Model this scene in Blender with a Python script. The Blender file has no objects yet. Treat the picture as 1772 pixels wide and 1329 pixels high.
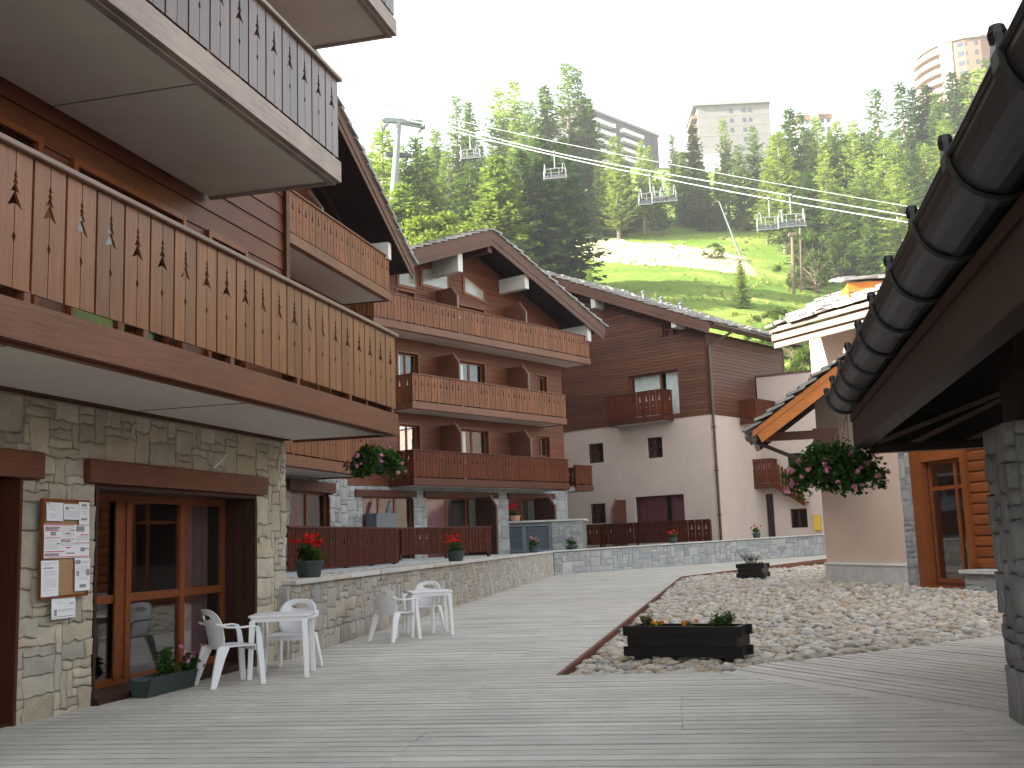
import bpy, bmesh, math, random
import numpy as np
from mathutils import Vector, Matrix
R = math.radians
scn = bpy.context.scene
COL = scn.collection
random.seed(7)

# ------------------------------------------------------------------ camera
F_PX, W_PX, CX, CY, PITCH, ROLL, EYE = 1851.5, 1772.0, 886.0, 664.5, 0.147559, 0.035902, 1.45
_fw = Vector((0, math.cos(PITCH), math.sin(PITCH)))
_up0 = Vector((0, -math.sin(PITCH), math.cos(PITCH)))
_rt0 = Vector((1, 0, 0))
_r = _rt0 * math.cos(ROLL) - _up0 * math.sin(ROLL)
_u = _up0 * math.cos(ROLL) + _rt0 * math.sin(ROLL)
cam_d = bpy.data.cameras.new('camera')
cam = bpy.data.objects.new('camera', cam_d)
COL.objects.link(cam)
cam_d.sensor_width = 36.0
cam_d.lens = 36.0 * F_PX / W_PX
cam_d.clip_start = 0.1
cam_d.clip_end = 3000
m = Matrix.Identity(4)
for i in range(3):
    m[i][0] = _r[i]; m[i][1] = _u[i]; m[i][2] = -_fw[i]; m[i][3] = (0, 0, EYE)[i]
cam.matrix_world = m
scn.camera = cam

# ------------------------------------------------------------------ light
SUN_AZ, SUN_EL = R(-100), R(26)
scn.view_settings.view_transform = 'Standard'
scn.view_settings.look = 'None'
scn.view_settings.gamma = 1
scn.view_settings.exposure = 2.5
w = bpy.data.worlds.new('World'); scn.world = w; w.use_nodes = True
nt = w.node_tree; nt.nodes.clear()
sky = nt.nodes.new('ShaderNodeTexSky'); sky.sky_type = 'NISHITA'; sky.sun_disc = False
sky.sun_elevation = SUN_EL; sky.sun_rotation = SUN_AZ % (2 * math.pi)
sky.dust_density = 4.0; sky.air_density = 1.0; sky.ozone_density = 1.0; sky.altitude = 1500
bg = nt.nodes.new('ShaderNodeBackground'); bg.inputs[1].default_value = 0.13
wo = nt.nodes.new('ShaderNodeOutputWorld')
hsv = nt.nodes.new('ShaderNodeHueSaturation'); hsv.inputs['Saturation'].default_value = .42
mw = nt.nodes.new('ShaderNodeMix'); mw.data_type = 'RGBA'; mw.blend_type = 'MULTIPLY'; mw.inputs[0].default_value = 1; mw.inputs[7].default_value = (1.04, 1.03, .94, 1)
nt.links.new(sky.outputs[0], hsv.inputs['Color']); nt.links.new(hsv.outputs[0], mw.inputs[6]); nt.links.new(mw.outputs[2], bg.inputs[0]); nt.links.new(bg.outputs[0], wo.inputs[0])
sd = bpy.data.lights.new('sun', 'SUN'); sd.energy = 5.0; sd.angle = R(0.5); sd.color = (1, .93, .82)
so = bpy.data.objects.new('sun', sd); COL.objects.link(so)
_sv = Vector((math.sin(SUN_AZ) * math.cos(SUN_EL), math.cos(SUN_AZ) * math.cos(SUN_EL), math.sin(SUN_EL)))
so.rotation_euler = _sv.to_track_quat('Z', 'Y').to_euler()
so.location = (0, 0, 60)

# ------------------------------------------------------------------ materials
def nn(nt, t, **k):
    n = nt.nodes.new(t)
    for a, b in k.items(): setattr(n, a, b)
    return n
MATS = {}
def base_nodes(name):
    mt = bpy.data.materials.new(name); mt.use_nodes = True
    nt = mt.node_tree; nt.nodes.clear()
    out = nn(nt, 'ShaderNodeOutputMaterial'); p = nn(nt, 'ShaderNodeBsdfPrincipled')
    nt.links.new(p.outputs[0], out.inputs[0])
    MATS[name] = mt
    return mt, nt, p, out
def mixcol(nt, fac, a, b, mode='MIX'):
    n = nn(nt, 'ShaderNodeMix', data_type='RGBA', blend_type=mode)
    for sock, v in ((n.inputs[0], fac), (n.inputs[6], a), (n.inputs[7], b)):
        if isinstance(v, (int, float)): sock.default_value = v
        elif isinstance(v, (tuple, list)): sock.default_value = (*v[:3], 1)
        else: nt.links.new(v, sock)
    return n.outputs[2]
def math_n(nt, op, a, b=0.0):
    n = nn(nt, 'ShaderNodeMath', operation=op)
    for s, v in ((n.inputs[0], a), (n.inputs[1], b)):
        if isinstance(v, (int, float)): s.default_value = v
        else: nt.links.new(v, s)
    return n.outputs[0]
def ramp(nt, fac, stops):
    n = nn(nt, 'ShaderNodeValToRGB'); e = n.color_ramp.elements
    while len(e) < len(stops): e.new(.5)
    for el, (p, c) in zip(e, stops):
        el.position = p; el.color = (*c[:3], 1)
    nt.links.new(fac, n.inputs[0])
    return n.outputs[0]
def coords(nt, scale=(1, 1, 1), rotz=0.0):
    tc = nn(nt, 'ShaderNodeTexCoord')
    v = tc.outputs['Object']
    if rotz:
        mr = nn(nt, 'ShaderNodeMapping'); mr.inputs['Rotation'].default_value = (0, 0, rotz)
        nt.links.new(v, mr.inputs[0]); v = mr.outputs[0]
    mp = nn(nt, 'ShaderNodeMapping'); mp.inputs['Scale'].default_value = scale
    nt.links.new(v, mp.inputs[0])
    return mp.outputs[0]
def noise(nt, vec, scale, detail=4, rough=.55):
    n = nn(nt, 'ShaderNodeTexNoise'); n.inputs['Scale'].default_value = scale
    n.inputs['Detail'].default_value = detail; n.inputs['Roughness'].default_value = rough
    nt.links.new(vec, n.inputs['Vector'])
    return n.outputs[0]
def bumpit(nt, p, h, strength, dist=.02):
    b = nn(nt, 'ShaderNodeBump'); b.inputs['Strength'].default_value = strength; b.inputs['Distance'].default_value = dist
    nt.links.new(h, b.inputs['Height']); nt.links.new(b.outputs[0], p.inputs['Normal'])
def wood(name, c, scale=(14, 14, .9), rough=.5, var=.35, island=.22, rotz=0.0, bump=.25, wear=None, spec=.22):
    mt, nt, p, out = base_nodes(name)
    v = coords(nt, scale, rotz)
    n1 = noise(nt, v, 2.2, 5, .65)
    v2 = coords(nt)
    n2 = noise(nt, v2, .9, 3)
    lo = tuple(x * (1 - var) for x in c); hi = tuple(min(1, x * (1 + var)) for x in c)
    col = ramp(nt, n1, [(.3, lo), (.5, c), (.72, hi)])
    geo = nn(nt, 'ShaderNodeNewGeometry')
    k = math_n(nt, 'MULTIPLY_ADD', geo.outputs['Random Per Island'], 2 * island); nt.nodes[-1].inputs[2].default_value = 1 - island
    k2 = math_n(nt, 'MULTIPLY_ADD', n2, .6); nt.nodes[-1].inputs[2].default_value = .7
    kk = math_n(nt, 'MULTIPLY', k, k2)
    sc = nn(nt, 'ShaderNodeVectorMath', operation='SCALE'); nt.links.new(col, sc.inputs[0]); nt.links.new(kk, sc.inputs['Scale'])
    col = sc.outputs[0]
    if wear:
        f = math_n(nt, 'MULTIPLY', ramp(nt, n2, [(.5, (0, 0, 0)), (.75, (1, 1, 1))]), .5)
        col = mixcol(nt, f, col, wear)
    nt.links.new(col, p.inputs['Base Color'])
    p.inputs['Roughness'].default_value = rough
    p.inputs['Specular IOR Level'].default_value = spec
    if bump: bumpit(nt, p, n1, bump, .01)
    return mt
def plain(name, c, rough=.6, var=.12, nscale=3.0, bump=.0, spec=.5, metal=0.0, stops=None, island=0.0, detail=5, bscale=None):
    mt, nt, p, out = base_nodes(name)
    v = coords(nt)
    n1 = noise(nt, v, nscale, detail, .6)
    lo = tuple(x * (1 - var) for x in c); hi = tuple(min(1, x * (1 + var)) for x in c)
    col = ramp(nt, n1, stops or [(.3, lo), (.7, hi)])
    if island:
        geo = nn(nt, 'ShaderNodeNewGeometry')
        k = math_n(nt, 'MULTIPLY_ADD', geo.outputs['Random Per Island'], 2 * island); nt.nodes[-1].inputs[2].default_value = 1 - island
        sc = nn(nt, 'ShaderNodeVectorMath', operation='SCALE'); nt.links.new(col, sc.inputs[0]); nt.links.new(k, sc.inputs['Scale'])
        col = sc.outputs[0]
    nt.links.new(col, p.inputs['Base Color'])
    p.inputs['Roughness'].default_value = rough; p.inputs['Metallic'].default_value = metal
    p.inputs['Specular IOR Level'].default_value = spec
    if bump: bumpit(nt, p, noise(nt, v, bscale or nscale * 6, 4, .7), bump, .02)
    return mt
def stone(name, stops, bump=.6, nscale=5.0, rough=.85):
    mt, nt, p, out = base_nodes(name)
    geo = nn(nt, 'ShaderNodeNewGeometry')
    col = ramp(nt, geo.outputs['Random Per Island'], stops)
    v = coords(nt)
    n1 = noise(nt, v, nscale, 6, .7); n2 = noise(nt, v, nscale * 5, 5, .7)
    col = mixcol(nt, .65, col, ramp(nt, n1, [(.25, (.35, .35, .34)), (.5, (.5, .5, .5)), (.75, (.68, .66, .6))]), 'OVERLAY')
    nt.links.new(col, p.inputs['Base Color'])
    p.inputs['Roughness'].default_value = rough
    bumpit(nt, p, math_n(nt, 'ADD', n1, math_n(nt, 'MULTIPLY', n2, .5)), bump, .03)
    return mt
def leafmat(name, c1, c2, trans=.35, c3=None):
    mt, nt, p, out = base_nodes(name)
    nt.nodes.remove(p)
    geo = nn(nt, 'ShaderNodeNewGeometry'); oi = nn(nt, 'ShaderNodeObjectInfo')
    col = ramp(nt, geo.outputs['Random Per Island'], [(0, c1), (1, c2)])
    k = math_n(nt, 'MULTIPLY_ADD', oi.outputs['Random'], .5); nt.nodes[-1].inputs[2].default_value = .75
    sc = nn(nt, 'ShaderNodeVectorMath', operation='SCALE'); nt.links.new(col, sc.inputs[0]); nt.links.new(k, sc.inputs['Scale'])
    col = sc.outputs[0]
    d = nn(nt, 'ShaderNodeBsdfDiffuse'); t = nn(nt, 'ShaderNodeBsdfTranslucent')
    nt.links.new(col, d.inputs[0])
    tc = mixcol(nt, 1.0, col, (1.1, 1.22, .6), 'MULTIPLY')
    nt.links.new(tc, t.inputs[0])
    mx = nn(nt, 'ShaderNodeMixShader'); mx.inputs[0].default_value = trans
    nt.links.new(d.outputs[0], mx.inputs[1]); nt.links.new(t.outputs[0], mx.inputs[2]); nt.links.new(mx.outputs[0], out.inputs[0])
    return mt
def glass(name, tint=(.8, .85, .85), refl=.12, rough=.02):
    mt, nt, p, out = base_nodes(name)
    nt.nodes.remove(p)
    lw = nn(nt, 'ShaderNodeLayerWeight'); lw.inputs[0].default_value = .5
    f = math_n(nt, 'MINIMUM', math_n(nt, 'ADD', math_n(nt, 'MULTIPLY', math_n(nt, 'POWER', lw.outputs['Facing'], 4.0), .8), .03 + refl), 1.0)
    tr = nn(nt, 'ShaderNodeBsdfTransparent'); tr.inputs[0].default_value = (*tint, 1)
    gl = nn(nt, 'ShaderNodeBsdfGlossy'); gl.inputs['Roughness'].default_value = rough
    mx = nn(nt, 'ShaderNodeMixShader')
    nt.links.new(f, mx.inputs[0]); nt.links.new(tr.outputs[0], mx.inputs[1]); nt.links.new(gl.outputs[0], mx.inputs[2])
    nt.links.new(mx.outputs[0], out.inputs[0])
    return mt

WV = (14, 14, .9); WH = (1.1, 1.1, 16)
wood('rail_boards', (.165, .056, .018), WV, .38, .32, .2, wear=(.15, .055, .02), spec=.3)
wood('rail_boards_sheen', (.075, .036, .026), WV, .30, .32, .25, spec=.55)
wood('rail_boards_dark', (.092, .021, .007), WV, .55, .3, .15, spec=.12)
wood('rail_boards_far', (.155, .050, .017), WV, .5, .3, .2)
wood('fence_boards', (.058, .013, .005), WV, .6, .3, .2, spec=.08)
wood('beam_wood', (.125, .040, .0165), WH, .45, .3, .06, wear=(.15, .06, .028), spec=.3)
wood('beam_pale', (.25, .185, .155), WH, .45, .3, .06, wear=(.42, .34, .28))
wood('siding', (.118, .036, .0145), WH, .5, .3, .14)
wood('siding_dark', (.088, .031, .0145), WH, .55, .35, .22)
wood('siding_orange', (.20, .055, .014), WH, .4, .25, .12)
wood('frame_wood', (.18, .048, .012), (6, 6, 6), .4, .25, .1)
wood('dark_wood', (0.0407, 0.0154, 0.0087), WV, .5, .3, .15)
wood('panel_wood', (.07, .019, .0075), WV, .5, .3, .05)
wood('rake_wood', (.105, .052, .036), WH, .6, .25, .08)
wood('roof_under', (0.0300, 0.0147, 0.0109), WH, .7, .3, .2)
wood('orange_beam', (.50, .16, .03), WH, .45, .25, .1)
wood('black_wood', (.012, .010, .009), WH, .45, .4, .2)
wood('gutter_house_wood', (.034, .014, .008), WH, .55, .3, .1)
wood('rafter_pale', (.20, .13, .085), WH, .6, .25, .1)
wood('deck_wood', (.52, .485, .43), (1.0, 26, 10), .62, .26, .09, rotz=R(8.1), bump=.35, spec=.35)
wood('deck_wood_skew', (.52, .48, .425), (1.0, 26, 10), .62, .26, .09, rotz=R(-114), bump=.35, spec=.35)
wood('deck_trim', (.16, .06, .035), WH, .6, .3, .15)
wood('pale_fascia', (.22, .165, .13), WH, .5, .2, .08)
wood('rail_cap', (.17, .105, .075), WH, .4, .3, .06, spec=.4)
wood('white_beam', (.55, .52, .48), WH, .7, .12, .05)
plain('soffit', (.60, .53, .46), .8, .05, 1.5, bump=.05)
plain('render_pink', (.50, .395, .335), .9, .05, .8, bump=.25, bscale=60)
plain('render_pale', (.62, .47, .375), .9, .05, .8, bump=.25, bscale=60)
plain('plinth_stone', (.55, .52, .49), .85, .15, 4, bump=.3)
plain('mortar', (.36, .34, .30), .95, .2, 6, bump=.4)
plain('mortar_dark', (.16, .155, .15), .95, .2, 6, bump=.4)
stone('stone_warm', [(0, (.37, .315, .23)), (.25, (.47, .40, .29)), (.5, (.42, .375, .30)), (.75, (.53, .465, .36)), (1, (.33, .30, .25))])
stone('stone_grey', [(0, (.24, .245, .25)), (.3, (.33, .335, .33)), (.6, (.27, .27, .265)), (.8, (.37, .365, .35)), (1, (.22, .235, .25))])
stone('stone_wallmix', [(0, (.29, .255, .21)), (.25, (.38, .335, .26)), (.5, (.32, .30, .27)), (.75, (.41, .38, .33)), (1, (.27, .265, .26))])
stone('stone_dark', [(0, (.15, .15, .15)), (.4, (.23, .23, .22)), (.7, (.19, .19, .19)), (1, (.27, .26, .25))])
stone('pebble', [(0, (.40, .36, .30)), (.14, (.52, .47, .40)), (.28, (.33, .26, .19)), (.42, (.48, .42, .34)), (.55, (.27, .25, .23)), (.66, (.56, .52, .46)), (.8, (.42, .32, .21)), (.93, (.44, .41, .38)), (1, (.33, .22, .10))], bump=.25, nscale=9, rough=.75)
stone('cap_stone', [(0, (.42, .40, .37)), (.5, (.50, .49, .47)), (1, (.44, .38, .31))], .4, 4)
stone('slate', [(0, (.21, .195, .18)), (.3, (.30, .28, .26)), (.6, (.25, .24, .23)), (1, (.36, .34, .32))], .5, 5, .7)
plain('gravel_ground', (.14, .12, .10), .95, .3, 20, bump=.6)
plain('terrace_dark', (.20, .19, .18), .9, .2, 2, bump=.3)
plain('terrace', (.40, .41, .40), .9, .15, 5, bump=.3)
plain('white_plastic', (.80, .79, .80), .38, .03, 2)
plain('white_paint', (.78, .77, .75), .6, .04, 3)
plain('paper', (.80, .79, .80), .8, .03, 4)
plain('ink', (.10, .10, .12), .8, .2, 40)
plain('ink_grey', (.42, .42, .45), .8, .2, 60)
plain('ink_red', (.65, .04, .12), .8, .1, 10)
plain('ink_yellow', (.70, .66, .25), .8, .1, 10)
plain('photo_dark', (.28, .26, .28), .8, .6, 90)
plain('cork', (.42, .25, .12), .9, .2, 60, bump=.3)
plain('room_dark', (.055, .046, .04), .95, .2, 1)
plain('curtain_plum', (.30, .17, .19), .9, .15, 3)
plain('curtain_red', (.17, .04, .05), .9, .2, 3)
plain('curtain_pale', (.72, .71, .67), .9, .1, 3)
plain('gutter_metal', (.012, .010, .010), .42, .3, 4, spec=.4)
plain('brown_pipe', (.060, .030, .022), .4, .15, 4)
plain('louvre_metal', (.13, .15, .17), .5, .15, 4)
plain('grey_box', (.09, .10, .115), .5, .1, 4)
plain('pot_dark', (.030, .045, .045), .5, .2, 8)
plain('terracotta', (.45, .22, .14), .8, .15, 8)
plain('soil', (.05, .035, .025), .95, .3, 30)
plain('string', (.30, .25, .18), .8, .1, 5)
plain('lift_metal', (.19, .21, .205), .45, .08, 2)
plain('lift_pad', (.05, .05, .06), .6, .2, 5)
plain('cable', (.36, .37, .37), .4, .05, 3)
plain('yellow_box', (.62, .38, .03), .5, .06, 4)
plain('concrete', (.16, .152, .148), .9, .1, .5, bump=.1)
plain('tower_brick', (.20, .105, .068), .9, .12, .4)
plain('tower_band', (.42, .33, .27), .9, .08, .5)
plain('dark_cladding', (.06, .052, .06), .8, .2, .5)
plain('tower_grey', (.2, .21, .23), .9, .1, .5)
plain('far_window', (.05, .06, .075), .15, .2, 2)
plain('flat_roof', (.20, .19, .18), .9, .1, 1)
plain('trunk', (.12, .085, .06), .95, .3, 6, bump=.5)
plain('trunk_pale', (.26, .22, .18), .95, .3, 6, bump=.5)
leafmat('needles_dark', (.034, .070, .030), (.080, .125, .050), .35)
leafmat('needles_mid', (.068, .120, .040), (.140, .195, .064), .45)
leafmat('needles_light', (.145, .200, .052), (.240, .290, .088), .55)
leafmat('leaves_yellow', (.120, .175, .030), (.220, .260, .060), .5)
leafmat('leaves_bush', (.060, .100, .022), (.120, .165, .040), .45)
leafmat('leaves_pot', (.025, .060, .014), (.080, .130, .030), .35)
leafmat('leaves_basket', (.016, .045, .010), (.055, .105, .025), .35)
leafmat('petal_red', (.45, .010, .015), (.70, .03, .03), .2)
leafmat('petal_pink', (.50, .12, .28), (.68, .32, .45), .3)
leafmat('petal_orange', (.65, .18, .02), (.80, .33, .03), .3)
leafmat('dry_leaf', (.10, .08, .05), (.17, .13, .07), .2)
plain('gable_pane', (.26, .25, .21), .12, .3, 1.2, spec=.5)
glass('pane', (.92, .94, .94), .0)
glass('pane_near', (.86, .86, .84), .10)
glass('pane_sky', (.6, .65, .7), .35)
# grass
mt, nt, p, out = base_nodes('grass')
v = coords(nt); n1 = noise(nt, v, .12, 6, .65); n2 = noise(nt, v, 1.6, 6, .7)
c = ramp(nt, n1, [(.3, (.085, .150, .022)), (.5, (.125, .190, .034)), (.62, (.19, .23, .055)), (.75, (.26, .27, .09))])
c = mixcol(nt, .6, c, ramp(nt, n2, [(.3, (.35, .35, .33)), (.7, (.66, .66, .6))]), 'OVERLAY')
nt.links.new(c, p.inputs['Base Color']); p.inputs['Roughness'].default_value = .95; p.inputs['Specular IOR Level'].default_value = .1
bumpit(nt, p, n2, .8, .3)
plain('pale_grass', (.32, .32, .12), .95, .3, .35, bump=.5, spec=.1, stops=[(.3, (.24, .27, .09)), (.46, (.38, .35, .19)), (.7, (.46, .41, .27))])
leafmat('grass_blade', (.13, .18, .03), (.28, .27, .09), .4)

# ------------------------------------------------------------------ building blocks
class Frame:
    """upright plane: u runs along heading a (from +Y towards +X), o is the outward normal, z is up"""
    def __init__(s, x, y, deg, z=0.0):
        a = R(deg); s.p = Vector((x, y, z)); s.d = Vector((math.sin(a), math.cos(a), 0)); s.n = Vector((math.cos(a), -math.sin(a), 0))
    def P(s, u, o, z): return s.p + s.d * u + s.n * o + Vector((0, 0, z))
WORLD = Frame(0, 0, 90); WORLD.n = Vector((0, 1, 0))      # u = x, o = y

class MB:
    def __init__(s): s.v = []; s.f = []; s.mi = []
    def add(s, vs, fs, mi=0):
        b = len(s.v); s.v += [tuple(q) for q in vs]
        s.f += [tuple(b + i for i in f) for f in fs]; s.mi += [mi] * len(fs)
    def box(s, F, u0, u1, o0, o1, z0, z1, mi=0):
        c = [F.P(u, o, z) for z in (z0, z1) for o in (o0, o1) for u in (u0, u1)]
        s.add(c, [(0, 1, 3, 2), (4, 6, 7, 5), (0, 4, 5, 1), (2, 3, 7, 6), (0, 2, 6, 4), (1, 5, 7, 3)], mi)
    def hexa(s, c, mi=0):      # eight corners, bottom four then top four, same order as a ring
        s.add(c, [(3, 2, 1, 0), (4, 5, 6, 7), (0, 1, 5, 4), (1, 2, 6, 5), (2, 3, 7, 6), (3, 0, 4, 7)], mi)
    def prism(s, F, poly, o0, o1, mi=0):   # polygon in (u,z) extruded along o
        n = len(poly)
        vs = [F.P(u, o0, z) for u, z in poly] + [F.P(u, o1, z) for u, z in poly]
        fs = [tuple(range(n)), tuple(range(2 * n - 1, n - 1, -1))] + [(i, n + i, n + (i + 1) % n, (i + 1) % n) for i in range(n)]
        s.add(vs, fs, mi)
    def prism_u(s, F, poly, u0, u1, mi=0):  # polygon in (o,z) extruded along u
        n = len(poly)
        vs = [F.P(u0, o, z) for o, z in poly] + [F.P(u1, o, z) for o, z in poly]
        fs = [tuple(range(n)), tuple(range(2 * n - 1, n - 1, -1))] + [(i, n + i, n + (i + 1) % n, (i + 1) % n) for i in range(n)]
        s.add(vs, fs, mi)
    def flat(s, pts, z0, z1, mi=0):        # polygon in plan (x,y), thick
        n = len(pts)
        f0 = z0 if callable(z0) else (lambda x, y: z0); f1 = z1 if callable(z1) else (lambda x, y: z1)
        vs = [(x, y, f0(x, y)) for x, y in pts] + [(x, y, f1(x, y)) for x, y in pts]
        fs = [tuple(range(n - 1, -1, -1)), tuple(range(n, 2 * n))] + [(i, (i + 1) % n, n + (i + 1) % n, n + i) for i in range(n)]
        s.add(vs, fs, mi)
    def tube(s, path, r, seg=8, mi=0, cap=True):
        path = [Vector(p) for p in path]; n = len(path); rr = r if isinstance(r, (list, tuple)) else [r] * n
        t0 = (path[1] - path[0]).normalized()
        a = t0.orthogonal().normalized(); vs = []
        for i in range(n):
            t = (path[min(i + 1, n - 1)] - path[max(i - 1, 0)]).normalized()
            a = (a - t * a.dot(t)).normalized(); b = t.cross(a)
            for k in range(seg):
                g = 2 * math.pi * k / seg
                vs.append(path[i] + a * math.cos(g) * rr[i] + b * math.sin(g) * rr[i])
        fs = [(i * seg + k, i * seg + (k + 1) % seg, (i + 1) * seg + (k + 1) % seg, (i + 1) * seg + k) for i in range(n - 1) for k in range(seg)]
        if cap: fs += [tuple(range(seg - 1, -1, -1)), tuple(range((n - 1) * seg, n * seg))]
        s.add(vs, fs, mi)
    def lathe(s, prof, seg=20, c=(0, 0, 0), mi=0, sq=None):
        vs = []
        for r, z in prof:
            for k in range(seg):
                g = 2 * math.pi * k / seg; vs.append((c[0] + r * math.cos(g), c[1] + r * math.sin(g), c[2] + z))
        n = len(prof)
        fs = [(i * seg + k, i * seg + (k + 1) % seg, (i + 1) * seg + (k + 1) % seg, (i + 1) * seg + k) for i in range(n - 1) for k in range(seg)]
        fs += [tuple(range(seg - 1, -1, -1)), tuple(range((n - 1) * seg, n * seg))]
        s.add(vs, fs, mi)
    def build(s, name, mats, parent=None, smooth=False, origin=None, bevel=0.0, kind=None, fixn=True):
        me = bpy.data.meshes.new(name)
        root = parent
        while root is not None and root.parent is not None: root = root.parent
        o = Vector(origin) if origin is not None else (root.location.copy() if root is not None else Vector((0, 0, 0)))
        me.from_pydata([(x - o[0], y - o[1], z - o[2]) for x, y, z in s.v], [], s.f)
        ml = mats if isinstance(mats, (list, tuple)) else [mats]
        for k in ml: me.materials.append(MATS[k])
        if len(ml) > 1: me.polygons.foreach_set('material_index', s.mi)
        if fixn:
            bm = bmesh.new(); bm.from_mesh(me); bmesh.ops.recalc_face_normals(bm, faces=bm.faces); bm.to_mesh(me); bm.free()
        if smooth: me.polygons.foreach_set('use_smooth', [True] * len(me.polygons))
        me.update()
        ob = bpy.data.objects.new(name, me); COL.objects.link(ob)
        if parent is not None: ob.parent = parent
        elif origin is not None: ob.location = o
        if bevel:
            b = ob.modifiers.new('bevel', 'BEVEL'); b.width = bevel; b.segments = 2; b.limit_method = 'ANGLE'; b.angle_limit = R(40)
        if kind: ob['kind'] = kind
        return ob
def thing(name, label, cat, loc, group=None):
    o = bpy.data.objects.new(name, None); COL.objects.link(o); o.location = loc
    o.empty_display_size = .3
    o['label'] = label; o['category'] = cat
    if group: o['group'] = group
    return o
def tag(o, label, cat, group=None):
    o['label'] = label; o['category'] = cat
    if group: o['group'] = group
    return o
def copy_tree(o, parent=None):
    c = o.copy(); COL.objects.link(c)
    if parent is not None: c.parent = parent
    for ch in list(o.children): copy_tree(ch, c)
    return c
def ray(x, y):
    return (_fw * F_PX + _r * (x - CX) - _u * (y - CY)).normalized()
def at(x, y, Y):
    d = ray(x, y); return Vector((0, 0, EYE)) + d * (Y / d.y)

def rects(u0, u1, z0, z1, holes):
    us = sorted({u0, u1, *[min(max(h[0], u0), u1) for h in holes], *[min(max(h[1], u0), u1) for h in holes]})
    zs = sorted({z0, z1, *[min(max(h[2], z0), z1) for h in holes], *[min(max(h[3], z0), z1) for h in holes]})
    out = []
    for a, b in zip(us, us[1:]):
        run = None
        for c, d in zip(zs, zs[1:]):
            mu, mz = (a + b) / 2, (c + d) / 2
            if any(h[0] < mu < h[1] and h[2] < mz < h[3] for h in holes):
                if run: out.append((a, b, *run)); run = None
            else: run = (run[0], d) if run else (c, d)
        if run: out.append((a, b, *run))
    return out
def wall(mb, F, u0, u1, z0, z1, holes, o0=-.3, o1=0.0, mi=0):
    for a, b, c, d in rects(u0, u1, z0, z1, holes): mb.box(F, a, b, o0, o1, c, d, mi)

def stones(mb, F, o, u0, u1, z0, z1, holes=(), cell=.11, seed=1, mi=0, big=6, depth=.028, gap=.0055):
    """irregular coursed rubble: random rectangles on a jittered grid, each block its own shell"""
    rnd = random.Random(seed)
    nu = max(1, round((u1 - u0) / cell)); nz = max(1, round((z1 - z0) / cell)); du = (u1 - u0) / nu; dz = (z1 - z0) / nz
    occ = [[False] * nz for _ in range(nu)]
    for i in range(nu):
        for j in range(nz):
            cu, cz = u0 + (i + .5) * du, z0 + (j + .5) * dz
            if any(h[0] < cu < h[1] and h[2] < cz < h[3] for h in holes): occ[i][j] = True
    jt = {}
    def J(i, j):
        if (i, j) not in jt:
            a = 0 if i in (0, nu) else rnd.uniform(-.24, .24) * du; b = 0 if j in (0, nz) else rnd.uniform(-.2, .2) * dz
            jt[i, j] = (u0 + i * du + a, z0 + j * dz + b)
        u, z = jt[i, j]
        for h in holes:
            if h[0] - .055 < u < h[1] + .055 and h[2] - .055 < z < h[3] + .055:
                ds = [(abs(u - h[0]), (h[0], z)), (abs(u - h[1]), (h[1], z)), (abs(z - h[2]), (u, h[2])), (abs(z - h[3]), (u, h[3]))]
                u, z = min(ds)[1]
        return u, z
    for j in range(nz):
        for i in range(nu):
            if occ[i][j]: continue
            w = rnd.choice([1, 2, 2, 3, 3, 4, 4, 5, big]); h = rnd.choice([1, 1, 1, 2, 2, 3, 3, 4])
            if h == 1: w = rnd.choice([2, 3, 4, 5]) 
            if h >= 4 and w > 4: h = 3
            ww = 0
            while ww < w and i + ww < nu and not occ[i + ww][j]: ww += 1
            hh = 1
            while hh < h and j + hh < nz and all(not occ[i + k][j + hh] for k in range(ww)): hh += 1
            for a in range(ww):
                for b in range(hh): occ[i + a][j + b] = True
            ring = [J(i + a, j) for a in range(ww)] + [J(i + ww, j + b) for b in range(hh)] + [J(i + a, j + hh) for a in range(ww, 0, -1)] + [J(i, j + b) for b in range(hh, 0, -1)]
            cu = sum(p[0] for p in ring) / len(ring); cz = sum(p[1] for p in ring) / len(ring)
            def inset(g):
                r = []
                for u, z in ring:
                    a, b = u - cu, z - cz; l = math.hypot(a, b) or 1
                    r.append((u - a / l * min(g * 1.35, l * .4), z - b / l * min(g * 1.35, l * .4)))
                return r
            dd = depth * rnd.uniform(.6, 1.0); tu, tz = rnd.uniform(-.012, .012), rnd.uniform(-.012, .012)
            vs = []
            for g, dep in ((gap, -.01), (gap * 1.25, dd * .55), (gap * 1.8, dd * .9), (gap * 3.0, dd)):
                vs += [F.P(u, o + dep + ((u - cu) * tu + (z - cz) * tz) * 3 + (rnd.uniform(-.004, .004) if dep > 0 else 0), z) for u, z in inset(g)]
            vs.append(F.P(cu, o + dd * 1.08, cz)); n = len(ring)
            fs = [(r * n + k, r * n + (k + 1) % n, (r + 1) * n + (k + 1) % n, (r + 1) * n + k) for r in range(3) for k in range(n)]
            fs += [(3 * n + k, 3 * n + (k + 1) % n, 4 * n) for k in range(n)]
            mb.add(vs, fs, mi)

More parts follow.
